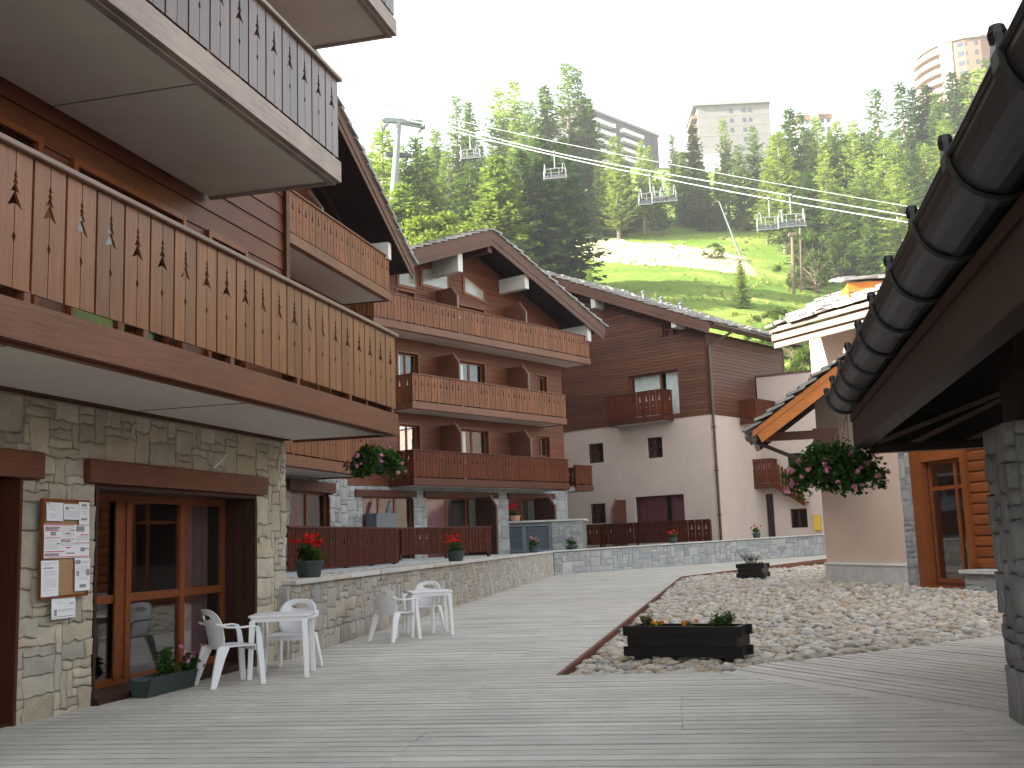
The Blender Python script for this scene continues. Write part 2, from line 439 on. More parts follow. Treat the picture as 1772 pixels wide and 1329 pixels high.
def siding(mb, F, o, z0, z1, h, span, holes=(), mi=0, th=.025, gap=.010):
    n = max(1, round((z1 - z0) / h)); h = (z1 - z0) / n
    for k in range(n):
        a, b = z0 + k * h, z0 + (k + 1) * h
        lo0, hi0 = span(a); lo1, hi1 = span(b)
        if hi0 - lo0 < .05: continue
        cuts = [(x[0], x[1]) for x in holes if x[2] < (a + b) / 2 < x[3]]
        xs = sorted(cuts); cur0, cur1 = lo0, lo1; segs = []
        for c0, c1 in xs:
            if c0 > max(cur0, cur1): segs.append((cur0, c0, c0, cur1))
            cur0 = cur1 = max(c1, lo0)
        if hi0 > cur0: segs.append((cur0, hi0, max(hi1, cur1 + .001), cur1))
        for p0, p1, p2, p3 in segs:
            if p1 - p0 < .02: continue
            zb, zt = a + gap, b
            vs = [F.P(p0, o, zb), F.P(p1, o, zb), F.P(p2, o, zt), F.P(p3, o, zt),
                  F.P(p0, o + th, zb), F.P(p1, o + th, zb), F.P(p2, o + th * .35, zt), F.P(p3, o + th * .35, zt)]
            mb.hexa(vs, mi)

def half_profile(zb, zt, side, w, x0):
    H = zt - zb; tb = zb + .585 * H; dz = zb + .365 * H; s = .0045; k = H / 1.04
    pr = [(s, zb), (s, dz - .04 * k), (.022 * k, dz), (s, dz + .04 * k), (s, tb + .022 * k), (.080 * k, tb - .01 * k), (.040 * k, tb + .055 * k), (.009 * k, tb + .115 * k), (.047 * k, tb + .105 * k), (.022 * k, tb + .15 * k),
          (.007 * k, tb + .175 * k), (.030 * k, tb + .172 * k), (.006 * k, tb + .215 * k), (.021 * k, tb + .222 * k), (s, tb + .27 * k), (s, zt)]
    poly = pr + [(w, zt), (w, zb)]
    return [(x0 + side * x, z) for x, z in (poly if side > 0 else poly[::-1])]
def boards(mb, F, u0, u1, o, zb, zt, unit=.376, th=.022, gap=.014, cut=True):
    n = max(1, round((u1 - u0) / unit)); un = (u1 - u0) / n
    for k in range(n):
        c = u0 + (k + .5) * un; w = un / 2 - gap
        for sgn in (-1, 1):
            mb.prism(F, half_profile(zb, zt, sgn, w, c) if cut else [(c + sgn * .004, zb), (c + sgn * w, zb), (c + sgn * w, zt), (c + sgn * .004, zt)], o, o + th)
def balcony(parent, F, u0, u1, o_in, o_out, zbot, zfas, zb, zt, mats, ends=(True, True), unit=.376, slab_t=.16, posts=1.5, label=None):
    """slab with plaster soffit > fascia, railing boards, handrail, railing frame"""
    fm, bm_, rm = mats
    s = MB(); s.box(F, u0 + .05, u1 - .05, o_in, o_out - .02, zbot + .02, zbot + slab_t)
    sl = s.build('balcony', 'soffit', parent)
    if label: sl['label'] = label
    f = MB(); f.box(F, u0, u1, o_out - .02, o_out + .05, zbot, zfas)
    f.box(F, u0, u1, o_out - .10, o_out - .022, zbot - .02, zbot + .015)
    for e, a, b in ((ends[0], u0, u0 + .05), (ends[1], u1 - .05, u1)):
        if e: f.box(F, a, b, o_in, o_out - .022, zbot - .015, zfas - .003)
    f.build('fascia', fm, sl)
    r = MB(); boards(r, F, u0 + .02, u1 - .02, o_out + .005, zb, zt, unit)
    L = o_out - o_in
    for e, u in ((ends[0], u0), (ends[1], u1)):
        if e:
            G = Frame(0, 0, 0); sg = -1 if u == u0 else 1
            G.p = F.P(u + (-.005 if sg > 0 else .005), o_in, 0); G.d = F.n.copy(); G.n = F.d * sg
            boards(r, G, .03, L - .03, -.03, zb, zt, unit)
    r.build('railing', bm_, sl)
    g = MB()
    for z in (zb + .14 * (zt - zb), zb + .84 * (zt - zb)):
        g.box(F, u0 + .06, u1 - .06, o_out - .055, o_out + .003, z, z + .10)
        for e, u in ((ends[0], u0 + .035), (ends[1], u1 - .075)):
            if e: g.box(F, u, u + .04, o_in + .02, o_out - .06, z, z + .10)
    npost = max(2, round((u1 - u0) / posts) + 1)
    for k in range(npost):
        u = u0 + .09 + (u1 - u0 - .27) * k / (npost - 1)
        g.box(F, u, u + .09, o_out - .16, o_out - .057, zbot + slab_t - .02, zt - .01)
        g.box(F, u + .01, u + .08, o_out - .05, o_out + .02, zfas - .01, zb + .02)
    g.build('railing_frame', 'beam_wood' if bm_ != 'rail_boards_dark' else 'panel_wood', sl)
    h = MB(); h.box(F, u0 - .03, u1 + .03, o_out - .07, o_out + .075, zt - .004, zt + .045)
    for e, a, b in ((ends[0], u0 - .03, u0 + .09), (ends[1], u1 - .09, u1 + .03)):
        if e: h.box(F, a, b, o_in, o_out - .072, zt - .002, zt + .043)
    h.build('handrail', rm, sl, bevel=.012)
    return sl

def window(parent, F, u0, u1, z0, z1, dep=.15, mull=(), trans=(), fm='frame_wood', pm='pane', fw=.07, curtain=None, cu=None, room=.9, trim=None, name='window', depth_room=True):
    fr = MB(); o0, o1 = -dep - .06, -dep
    e = .003
    fr.box(F, u0 + e, u0 + fw, o0, o1, z0 + e, z1 - e); fr.box(F, u1 - fw, u1 - e, o0, o1, z0 + e, z1 - e)
    fr.box(F, u0 + fw, u1 - fw, o0 + .003, o1 - .003, z0 + e, z0 + fw); fr.box(F, u0 + fw, u1 - fw, o0 + .003, o1 - .003, z1 - fw, z1 - e)
    for u in mull: fr.box(F, u - fw * .6, u + fw * .6, o0 + .005, o1 + .006, z0 + fw, z1 - fw)
    xs = [u0 + fw] + [c for u in sorted(mull) for c in (u - fw * .6, u + fw * .6)] + [u1 - fw]
    for z in trans:
        for a, b in zip(xs[::2], xs[1::2]): fr.box(F, a, b, o0 + .006, o1 - .002, z - .045, z + .045)
    if trim:
        t = .07
        fr.box(F, u0 - t, u0, -.01, .045, z0, z1 + t); fr.box(F, u1, u1 + t, -.01, .045, z0, z1 + t); fr.box(F, u0, u1, -.01, .042, z1, z1 + t)
    w = fr.build(name, fm, parent)
    g = MB(); g.box(F, u0 + fw * .5, u1 - fw * .5, o0 + .025, o0 + .033, z0 + fw * .5, z1 - fw * .5); g.build('pane', pm, w)
    if curtain:
        c = MB(); 
        for a, b in (cu or [(u0 + .1, u1 - .1)]):
            n = max(6, int((b - a) / .05)); pts = []
            for k in range(n + 1):
                u = a + (b - a) * k / n; pts.append((u, o0 - .16 + .035 * math.sin(k * 1.9) + .012 * math.sin(k * .7)))
            vs = [F.P(u, o, z0 + .05) for u, o in pts] + [F.P(u, o, z1 - .05) for u, o in pts]
            c.add(vs, [(k, k + 1, n + 2 + k, n + 1 + k) for k in range(n)])
        c.build('curtain', curtain, w, smooth=True, fixn=False)
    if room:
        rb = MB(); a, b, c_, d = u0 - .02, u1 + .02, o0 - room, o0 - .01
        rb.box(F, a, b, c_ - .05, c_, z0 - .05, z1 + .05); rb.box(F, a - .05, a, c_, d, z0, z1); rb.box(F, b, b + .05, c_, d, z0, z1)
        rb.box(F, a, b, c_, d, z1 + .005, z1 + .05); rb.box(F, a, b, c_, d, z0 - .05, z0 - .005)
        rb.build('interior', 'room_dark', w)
    return w

def slates(mb, o, eu, es, LU, LS, size=.5, th=.035, seed=1, over=1.35, jit=.06):
    """rows of loose stone slates on a slope: o eave corner, eu along the eave, es up the slope"""
    rnd = random.Random(seed); o = Vector(o); eu = Vector(eu).normalized(); es = Vector(es).normalized(); nm = eu.cross(es)
    if nm.z < 0: nm = -nm
    rows = max(1, round(LS / size)); rs = LS / rows
    for r in range(rows):
        u = -rnd.uniform(0, size * .5)
        while u < LU:
            wd = size * rnd.uniform(.6, 1.35); a, b = max(u, -.04), min(u + wd, LU + .04)
            if b - a > .06:
                s0 = r * rs - rnd.uniform(0, jit); s1 = min(s0 + rs * over, LS)
                l0 = th * rnd.uniform(.9, 1.7); g = .008; tk = th * rnd.uniform(.8, 1.35); tw = rnd.uniform(-.012, .012)
                c = []
                for hgt in (0, tk):
                    c += [o + eu * (a + g) + es * s0 + nm * (l0 + hgt), o + eu * (b - g) + es * (s0 + rnd.uniform(-.03, .03)) + nm * (l0 + tw + hgt),
                          o + eu * (b - g) + es * s1 + nm * (.012 + hgt * .6 + tw), o + eu * (a + g) + es * s1 + nm * (.012 + hgt * .6)]
                mb.hexa(c)
            u += wd

def leaf_cluster(mb, c, rad, n, size, rnd, mi=0, flat=1.0, shell=.5, droop=0.0):
    for _ in range(n):
        d = Vector((rnd.gauss(0, 1), rnd.gauss(0, 1), rnd.gauss(0, 1))).normalized()
        r = rnd.uniform(shell, 1.0)
        p = Vector(c) + Vector((d.x * rad * r, d.y * rad * r, d.z * rad * r * flat - droop * (d.x * d.x + d.y * d.y) * r))
        a = Vector((rnd.gauss(0, 1), rnd.gauss(0, 1), rnd.gauss(0, .7))).normalized(); b = a.cross(d if abs(a.dot(d)) < .9 else Vector((0, 0, 1))).normalized()
        s = size * rnd.uniform(.6, 1.3)
        mb.add([p - a * s * .5, p + b * s * .38 , p + a * s * .6, p - b * s * .38], [(0, 1, 2, 3)], mi)
def blossom(mb, c, r, rnd, n=9):
    for _ in range(n):
        d = Vector((rnd.gauss(0, 1), rnd.gauss(0, 1), rnd.gauss(.4, .8))).normalized(); p = Vector(c) + d * r * rnd.uniform(.4, 1)
        a = d.orthogonal().normalized(); b = d.cross(a); s = r * rnd.uniform(.5, .8); g = rnd.uniform(0, 6)
        ring = [p + (a * math.cos(g + k * 1.2566) + b * math.sin(g + k * 1.2566)) * s + d * s * (.15 if k % 2 else -.05) for k in range(5)]
        mb.add(ring, [(0, 1, 2, 3, 4)])

# ------------------------------------------------------------------ setting
def sm(a, b, x):
    t = max(0, min(1, (x - a) / (b - a))); return t * t * (3 - 2 * t)
def hill(x, y):
    y0 = 70
    if y < y0: return -.25
    s = (y - y0)
    h = .47 * s - .25 + 1.2 * math.sin(x * .045 + 1.3) * sm(90, 130, y) + 1.0 * math.sin(y * .07 + x * .02) * sm(90, 130, y)
    if s > 235: h -= .47 * (s - 235) * sm(235, 330, s)
    h += sm(95, 135, y) * (1 - sm(150, 175, y)) * 1.6 * math.sin((x - 5) * .09)
    return h
NX, NY = 130, 130
gx = np.linspace(-300, 420, NX); gy = np.concatenate([np.linspace(-60, 66, 18), np.linspace(70, 520, NY - 18)])
mb = MB()
mb.v = [(x, y, hill(x, y)) for y in gy for x in gx]
mb.f = [(j * NX + i, j * NX + i + 1, (j + 1) * NX + i + 1, (j + 1) * NX + i) for j in range(NY - 1) for i in range(NX - 1)]
mb.mi = [0] * len(mb.f)
mb.build('ground', 'grass', smooth=True, kind='structure')
mb = MB(); mb.flat([(-80, -58), (90, -58), (90, 62), (-80, 62)], -.30, -.235); mb.build('yard_paving', 'terrace_dark', kind='structure')
mb = MB(); mb.flat([(-.2, 11.0), (8, 13), (16, 17), (22, 40), (24, 56), (14, 53), (5.5, 41)], -.24, -.12); mb.build('gravel_bed', 'gravel_ground', kind='structure')
mb = MB(); mb.flat([(-3.45, 15.1), (1.3, 47.85), (14.7, 56.3), (24, 62), (24, 74), (-30, 74), (-30, 15.1)], -.2, .97); mb.build('terrace_ground', 'terrace', kind='structure')

def clip(poly, p, n):
    out = []
    for i in range(len(poly)):
        a, b = poly[i], poly[(i + 1) % len(poly)]
        da = (a[0] - p[0]) * n[0] + (a[1] - p[1]) * n[1]; db = (b[0] - p[0]) * n[0] + (b[1] - p[1]) * n[1]
        if da >= 0: out.append(a)
        if da * db < 0:
            t = da / (da - db); out.append((a[0] + (b[0] - a[0]) * t, a[1] + (b[1] - a[1]) * t))
    return out
def deck(mb, poly, deg, wd=.19, gap=.038, seed=3, zf=lambda x, y: 0.0, th=.03):
    rnd = random.Random(seed); a = R(deg); d = (math.sin(a), math.cos(a)); n = (d[1], -d[0])
    ns = [p[0] * n[0] + p[1] * n[1] for p in poly]; k0 = math.floor(min(ns) / wd); k1 = math.ceil(max(ns) / wd)
    for k in range(k0, k1):
        q = clip(poly, (n[0] * (k * wd + gap / 2), n[1] * (k * wd + gap / 2)), n)
        if len(q) >= 3: q = clip(q, (n[0] * ((k + 1) * wd - gap / 2), n[1] * ((k + 1) * wd - gap / 2)), (-n[0], -n[1]))
        if len(q) < 3: continue
        ds = [p[0] * d[0] + p[1] * d[1] for p in q]; s = math.floor(min(ds) / 4.0) * 4.0 - (2.0 if (k // 9) % 2 else 0) + rnd.uniform(-.01, .01) - 4.0
        while s < max(ds):
            e = s + 4.0
            r = clip(q, (d[0] * (s + .002), d[1] * (s + .002)), d)
            if len(r) >= 3: r = clip(r, (d[0] * (e - .002), d[1] * (e - .002)), (-d[0], -d[1]))
            if len(r) >= 3:
                j = rnd.uniform(-.003, .002)
                mb.flat(r, lambda x, y: zf(x, y) - th, lambda x, y: zf(x, y) + j)
            s = e
rampz = lambda x, y: max(0.0, (x - 1.58) * .862 + (y - 47.74) * .506) * .0159
mb = MB()
deck(mb, [(-9.2, -6), (10, -6), (2.1, 11.86), (.36, 12.11), (-3.95, 12.72)], 98.1)
deck(mb, [(-3.95, 12.72), (.36, 12.11), (5.97, 40.26), (1.5, 47.8), (1.0, 47.8)], 98.1, seed=4)
deck(mb, [(1.58, 47.74), (5.97, 40.26), (14.4, 51.0), (26, 66), (15, 56.1)], 98.1, seed=5, zf=rampz)
dk = mb.build('deck', 'deck_wood', kind='structure')
mb = MB()
deck(mb, [(2.2, 11.75), (10, -6.2), (16, -6), (16, 20.5), (6.51, 14.76), (4.2, 13.28), (2.55, 12.36)], -24, seed=6)
mb.build('deck_section', 'deck_wood_skew', kind='structure')
mb = MB(); mb.flat([(2.1, 11.86), (10, -6), (10.12, -5.95), (2.22, 11.9)], -.03, .001); mb.build('deck_seam', 'deck_wood_skew', kind='structure')
mb = MB()
mb.flat([(-9.2, -6), (16, -6), (16, 20.3), (6.51, 14.7), (2.2, 11.8), (.36, 12.0), (5.8, 40.3), (1.5, 47.8), (.9, 47.8), (-3.9, 12.7)], -.12, -.04)
mb.flat([(1.58, 47.7), (5.9, 40.4), (14.3, 51.1), (25.8, 66), (15, 56.1)], -.12, lambda x, y: rampz(x, y) - .04)
mb.build('deck_base', 'black_wood', kind='structure')
mb = MB()
def strip(a, b, za, zb_, t=.045, h=.17):
    d = Vector((b[0] - a[0], b[1] - a[1], 0)).normalized(); n = Vector((d.y, -d.x, 0))
    A, B = Vector((*a, 0)), Vector((*b, 0)); c = []
    for top in (0, 1):
        for P, z in ((A, za), (B, zb_)):
            pass
    mb.hexa([A + Vector((0, 0, za - h)), B + Vector((0, 0, zb_ - h)), B + n * t + Vector((0, 0, zb_ - h)), A + n * t + Vector((0, 0, za - h)),
             A + Vector((0, 0, za)), B + Vector((0, 0, zb_)), B + n * t + Vector((0, 0, zb_)), A + n * t + Vector((0, 0, za))])
strip((.37, 12.1), (5.98, 40.25), .004, .004)
strip((6.0, 40.25), (14.45, 51.0), .004, .206); strip((14.45, 51.0), (26, 65.9), .206, .5)
mb.build('deck_edge', 'deck_trim', kind='structure')

# pebbles
def in_poly(p, poly):
    c = False
    for i in range(len(poly)):
        (x1, y1), (x2, y2) = poly[i - 1], poly[i]
        if (y1 > p[1]) != (y2 > p[1]) and p[0] < (x2 - x1) * (p[1] - y1) / (y2 - y1) + x1: c = not c
    return c
bm = bmesh.new(); bmesh.ops.create_icosphere(bm, subdivisions=2, radius=1)
IV = np.array([v.co[:] for v in bm.verts]); IF = np.array([[v.index for v in f.verts] for f in bm.faces]); bm.free()
bm = bmesh.new(); bmesh.ops.create_icosphere(bm, subdivisions=1, radius=1)
IV1 = np.array([v.co[:] for v in bm.verts]); IF1 = np.array([[v.index for v in f.verts] for f in bm.faces]); bm.free()
def pebble_mesh(name, items, mat, hi):
    rs = np.random.RandomState(4); V = []; Fc = []; b = 0
    for (x, y, z, s) in items:
        iv, jf = (IV, IF) if hi and y < 17.5 else (IV1, IF1)
        sc = s * np.array([rs.uniform(.8, 1.5), rs.uniform(.7, 1.1), rs.uniform(.45, .75)])
        v = np.sign(iv) * np.abs(iv) ** rs.uniform(.8, 1.0)
        k = rs.normal(0, 1, (3,)); v = v * (1 + .16 * np.sin(iv @ k * 2.2 + rs.uniform(0, 6)))[:, None]
        v = v * sc; a = rs.uniform(0, 6.3); t = rs.uniform(-.35, .35)
        ca, sa = math.cos(a), math.sin(a); ct, st = math.cos(t), math.sin(t)
        M_ = np.array([[ca, -sa, 0], [sa, ca, 0], [0, 0, 1]]) @ np.array([[1, 0, 0], [0, ct, -st], [0, st, ct]])
        V.append(v @ M_.T + np.array([x, y, z])); Fc.append(jf + b); b += len(iv)
    V = np.concatenate(V); Fc = np.concatenate(Fc); me = bpy.data.meshes.new(name)
    me.vertices.add(len(V)); me.vertices.foreach_set('co', V.ravel()); me.loops.add(Fc.size); me.polygons.add(len(Fc))
    me.loops.foreach_set('vertex_index', Fc.ravel()); me.polygons.foreach_set('loop_start', np.arange(0, Fc.size, 3)); me.polygons.foreach_set('loop_total', np.full(len(Fc), 3))
    me.polygons.foreach_set('use_smooth', np.ones(len(Fc), bool)); me.update(calc_edges=True); me.materials.append(MATS[mat])
    o = bpy.data.objects.new(name, me); COL.objects.link(o); o['kind'] = 'stuff'; return o
BED = [(.50, 12.16), (1.2, 11.82), (1.7, 11.84), (2.18, 12.02), (2.52, 12.4), (4.2, 13.33), (6.51, 14.82), (12, 18.3), (13, 24), (10.4, 29.0), (9.6, 34), (13, 44), (14.3, 50.4), (6.08, 40.2)]
rnd = random.Random(11); items = []
y = 11.7
while y < 50:
    st = .102 if y < 19 else (.125 if y < 28 else .16)
    x = 0.3
    while x < 14:
        px, py = x + rnd.uniform(-.5, .5) * st, y + rnd.uniform(-.5, .5) * st
        if in_poly((px, py), BED):
            s = st * rnd.choice([.38, .45, .5, .55, .6, .7, .85])
            items.append((px, py, -.10 + rnd.uniform(-.02, .045) + (.012 if s > st * .6 else 0), s))
        x += st
    y += st * .9
for _ in range(60):     # strays rolled against and onto the deck edge
    t = rnd.random(); px, py = 2.5 + 4 * t, 12.4 + 2.35 * t
    items.append((px + rnd.uniform(-.1, .3), py + rnd.uniform(-.02, .25), -.03 + rnd.uniform(-.02, .03), rnd.uniform(.05, .085)))
pb = pebble_mesh('pebbles', items, 'pebble', True)
tag(pb, 'bed of pale rounded cobbles beside the wooden deck', 'pebbles')
items = []
for _ in range(1500):
    t = rnd.random(); y = 15.6 + 24 * t; x = -3.25 + (y - 15.06) * .1423 - rnd.uniform(.25, 1.25)
    items.append((x, y, .985, rnd.uniform(.03, .06)))
gs = pebble_mesh('gravel_strip', items, 'pebble', False); tag(gs, 'strip of small white stones behind the low wall cap', 'gravel')

# ------------------------------------------------------------------ roofs and fences
def gable_roof(parent, F, uc, zc, sl, ul, ur, ob, of, rake, th=.16, seed=1, size=.55, mats=('roof_under', 'rake_wood', 'slate'), sides=(1, -1)):
    ro = MB(); rk = MB(); st = MB()
    L = math.hypot(1, sl)
    for sd in sides:
        ue = ur if sd > 0 else ul
        run = abs(ue - uc); ze = zc - sl * run
        ro.prism(F, [(uc, zc), (ue, ze), (ue, ze - th), (uc, zc - th)] if sd > 0 else [(uc, zc - th), (ue, ze - th), (ue, ze), (uc, zc)], ob, of - .003)
        nb = int((of - ob) / .9)
        for k in range(nb):     # rafters below the boards
            o = of - .55 - k * .9
            ro.prism(F, [(uc, zc - th), (ue - sd * .1, ze + sl * .1 - th), (ue - sd * .1, ze + sl * .1 - th - .14), (uc, zc - th - .14)] if sd > 0 else [(uc, zc - th - .14), (ue - sd * .1, ze + sl * .1 - th - .14), (ue - sd * .1, ze + sl * .1 - th), (uc, zc - th)], o - .05, o + .05)
        h1 = rake * .62
        rk.prism(F, [(uc, zc + .03), (ue, ze + .03), (ue, ze + .03 - h1), (uc, zc + .03 - h1)], of, of + .06)
        rk.prism(F, [(uc, zc + .03 - h1), (ue - sd * .06, ze + sl * .06 + .03 - h1), (ue - sd * .06, ze + sl * .06 - rake + .03), (uc, zc - rake + .03)], of - .002, of + .035)
        rk.box(F, min(ue, ue + sd * .05), max(ue, ue + sd * .05), ob, of - .01, ze - .22, ze + .02)
        es = (F.d * (-sd) + Vector((0, 0, sl))).normalized()
        o = F.P(ue + sd * .1, of + .11, ze - sl * .1 + .01)
        slates(st, o, -F.n, es, of - ob + .1, (run + .1) * L, size, .08, seed + sd, 1.35, .12)
    r = ro.build('roof', mats[0], parent)
    rk.build('rake_board', mats[1], r); st.build('slates', mats[2], r)
    return r
def fence(name, label, F, u0, u1, z0, z1, mat='fence_boards', unit=.376, group=None, o=0.0):
    t = thing(name, label, 'fence', F.P((u0 + u1) / 2, o, z0), group)
    b = MB(); boards(b, F, u0, u1, o, z0, z1, unit); b.build('boards', mat, t)
    g = MB()
    for z in (z0 + .12, z1 - .22): g.box(F, u0, u1, o - .06, o - .002, z, z + .1)
    g.build('rail', 'panel_wood', t)
    h = MB(); h.box(F, u0 - .02, u1 + .02, o - .06, o + .06, z1, z1 + .04); h.build('handrail', 'panel_wood', t)
    n = max(2, round((u1 - u0) / 2) + 1)
    for k in range(n):
        u = u0 + (u1 - u0 - .1) * k / (n - 1); p = MB(); p.box(F, u, u + .1, o - .165, o - .062, z0 - .2, z1 - .01); p.build('post', 'panel_wood', t)
    return t
def partition(parent, F, u, o0, o1, z0, z1, ch=.42, mat='beam_wood'):
    p = MB(); t = .05
    p.prism_u(F, [(o0, z0), (o1, z0), (o1, z1 - ch), (o1 - ch * .75, z1), (o0, z1)], u, u + t)
    ob = p.build('privacy_screen', mat, parent)
    e = MB()
    e.box(F, u - .012, u + t + .012, o1 - .005, o1 + .075, z0, z1 - ch)
    e.prism_u(F, [(o1 + .075, z1 - ch), (o1 - ch * .75 + .02, z1 + .09), (o1 - ch * .75 - .03, z1 + .02), (o1 - .005, z1 - ch)], u - .012, u + t + .012)
    e.build('edge_post', 'rail_cap', ob)
    return ob

# ------------------------------------------------------------------ near chalet (left)
FA = Frame(-4.25, 10.9, 14.1)
A = thing('chalet', 'chalet at the left edge with stone ground floor and two huge timber balconies overhead', 'chalet', FA.P(0, 0, 0))
gh = [(0, 3.43, -.3, 2.2), (-2.9, -1.1, -.3, 2.2)]
lint = [(-.18, 3.62, 2.2, 2.44), (-3.1, -.86, 2.2, 2.45)]
mb = MB(); wall(mb, FA, -20, 4.29, -.3, 2.98, gh, -.56, -.04); mb.box(FA, 4.0, 4.29, -9, -.56, -.3, 2.98)
sw = mb.build('stone_wall', 'mortar', A)
mb = MB(); stones(mb, FA, -.04, -7, 4.29, -.05, 2.97, gh + lint, .088, 21, 0, 6)
G = Frame(0, 0, 0); G.p = FA.P(4.29, -.04, 0); G.d = -FA.n; G.n = FA.d.copy()
stones(mb, G, 0, 0, 1.2, .9, 2.97, (), .11, 22, 0, 5)
mb.build('stonework', 'stone_warm', sw, smooth=True)
for a, b, c, d in lint:
    mb = MB(); mb.box(FA, a, b, -.3, .05, c, d); mb.build('lintel', 'beam_wood', A, bevel=.015)
mb = MB(); mb.box(FA, 3.385, 3.428, -.49, -.015, .002, 2.198); mb.box(FA, .002, .045, -.49, -.015, .002, 2.198); mb.box(FA, .045, 3.385, -.49, -.02, 2.15, 2.197); mb.box(FA, .045, 3.385, -.49, .02, .0, .07)
for k in range(3): mb.box(FA, 3.375, 3.386, -.47 + k * .155, -.47 + k * .155 + .145, .08, 2.14)
mb.build('reveal', 'dark_wood', A)
wn = window(A, FA, .05, 3.38, .07, 2.15, .45, mull=(1.10, 2.33), trans=(1.0,), pm='pane_near', fw=.085, curtain='curtain_plum', cu=[(2.55, 3.25)], room=3.0, name='window')
mb = MB()
for u in (1.0, 1.2): mb.box(FA, u - .05, u + .05, -.452, -.43, .14, 2.07)
mb.build('door_stile', 'frame_wood', wn)
# left doorway
mb = MB(); mb.box(FA, -2.9, -1.14, -.5, -.44, 0, 2.2)
for k in range(10): mb.box(FA, -2.88 + k * .174, -2.88 + k * .174 + .16, -.438, -.42, .02, 2.18)
dr = mb.build('door', 'dark_wood', A)
mb = MB(); mb.box(FA, -1.14, -1.102, -.5, .0, 0, 2.198); mb.box(FA, -2.9, -1.14, -.44, -.05, -.02, .03); mb.build('door_frame', 'panel_wood', dr)
# upper timber wall
uh = [(-2.9, -1.09, 3.2, 5.43), (-.48, 1.48, 3.2, 5.40), (2.14, 3.0, 3.25, 5.38), (-2.5, -.6, 6.1, 8.2), (0.2, 1.8, 6.1, 8.2), (2.6, 3.6, 6.9, 8.1), (.2, 1.8, 9.0, 11.1), (-2.5, -.6, 9, 11.1)]
mb = MB(); wall(mb, FA, -20, 4.27, 2.98, 12, uh, -.4, -.035); mb.prism_u(FA, [(-9, 2.98), (-.4, 2.98), (-.4, 12.6), (-8, 15.9), (-9, 15.5)], 4.0, 4.27); mb.prism_u(FA, [(-9, 2.98), (-.4, 2.98), (-.4, 12.6), (-8, 15.9), (-9, 15.5)], -20, -19.7)
uw = mb.build('timber_wall', 'siding_dark', A)
mb = MB(); siding(mb, FA, -.03, 2.99, 12, .27, lambda z: (-14, 4.2), uh)
G2 = Frame(0, 0, 0); G2.p = FA.P(4.272, 0, 0); G2.d = -FA.n; G2.n = FA.d.copy()
siding(mb, G2, 0, 2.99, 12, .27, lambda z: (.03, 8.8), ())
mb.build('siding', 'siding', uw)
mb = MB(); mb.box(FA, 4.2, 4.31, -.04, .05, 2.99, 12); mb.build('corner_board', 'panel_wood', uw)
for a, b, c, d in uh:
    window(A, FA, a, b, c, d, .12, mull=((a + b) / 2,), curtain='curtain_pale', cu=[(a + .12, a + .5)], trim=True)
M_NEAR = ('beam_wood', 'rail_boards', 'rail_cap')
balcony(A, FA, -13.6, 4.46, .03, 1.56, 2.99, 3.28, 3.36, 4.38, M_NEAR, ends=(False, True), label='long lower balcony with fir tree cut-outs')
balcony(A, FA, -14.2, 2.12, .03, 1.75, 5.86, 6.12, 6.17, 7.17, ('beam_pale', 'rail_boards_sheen', 'beam_pale'), ends=(False, True), label='bluish weathered balcony above')
balcony(A, FA, -12, 4.20, .03, 1.75, 8.75, 8.98, 9.05, 10.0, ('beam_pale', 'rail_boards_sheen', 'beam_pale'), ends=(False, True), label='topmost balcony')
for z, o, u1 in ((2.99, 1.56, 4.4), (5.86, 1.75, 2.05)):
    for u in (-6.3, -3.0, -.9 if z > 4 else .6):
        mb = MB(); mb.box(FA, u, u + .012, .03, o - .12, z + .013, z + .021); mb.build('joint', 'mortar_dark', A)
mb = MB(); mb.tube([FA.P(2.24, .02, 2.49), FA.P(2.34, .15, 2.66)], [.022, .030], 8)
mb.build('overflow_pipe', 'plinth_stone', A)
mb = MB()
mb.prism_u(FA, [(2.3, 11.6), (-8, 16.2), (-8, 15.9), (2.3, 11.3)], -14, 5.6); mb.prism_u(FA, [(-8, 16.2), (-16, 12.6), (-16, 12.3), (-8, 15.9)], -14, 5.6)
mb.build('roof', 'roof_under', A)
mb = MB(); mb.box(FA, -20, 4.0, -9.2, -8.8, -.3, 15.6); mb.box(FA, -20, -19.6, -8.8, -.56, -.3, 12.5); mb.build('back_wall', 'siding_dark', A)

# ------------------------------------------------------------------ second chalet on the left
FB = Frame(-3.6, 31.12, 14.1)
B = thing('chalet', 'second chalet on the left, its steep dark verge half hidden behind the near balconies', 'chalet', FB.P(-5, -1.5, .97))
rb = lambda u: 14.4 - .5 * abs(u + 7)
bh = [(-3.5, -1.0, .97, 3.04), (-5.8, -4.2, 3.6, 5.7), (-5.8, -4.2, 6.3, 8.3), (-4.2, -3.0, 9.0, 11.0), (-6.6, -5.2, 9.0, 11.0), (-2.2, -1.2, 9.0, 10.0), (-3.3, -2.0, 3.6, 5.7)]
mb = MB(); wall(mb, FB, -17.5, .25, .5, 9.9, bh, -1.8, -1.5); mb.box(FB, -17.5, -17.2, -12, -1.8, .5, 9.9)  # hidden left end lengthened to stop sun leaking past the near chalet
mb.prism(FB, [(-13.5, 9.9), (.25, 9.9), (.25, rb(.25) - .2), (-7, 14.2), (-13.5, rb(-13.5) - .2)], -1.8, -1.503)
mb.box(FB, 0, .25, -12, -1.8, .5, rb(.25) - .2)
bw = mb.build('timber_wall', 'siding_dark', B)
mb = MB(); siding(mb, FB, -1.5, 3.45, 14.0, .27, lambda z: (max(-13.4, -7 - (14.2 - z) / .5), min(.2, -7 + (14.2 - z) / .5)), bh)
G = Frame(0, 0, 0); G.p = FB.P(.25, -1.5, 0); G.d = -FB.n; G.n = FB.d.copy()
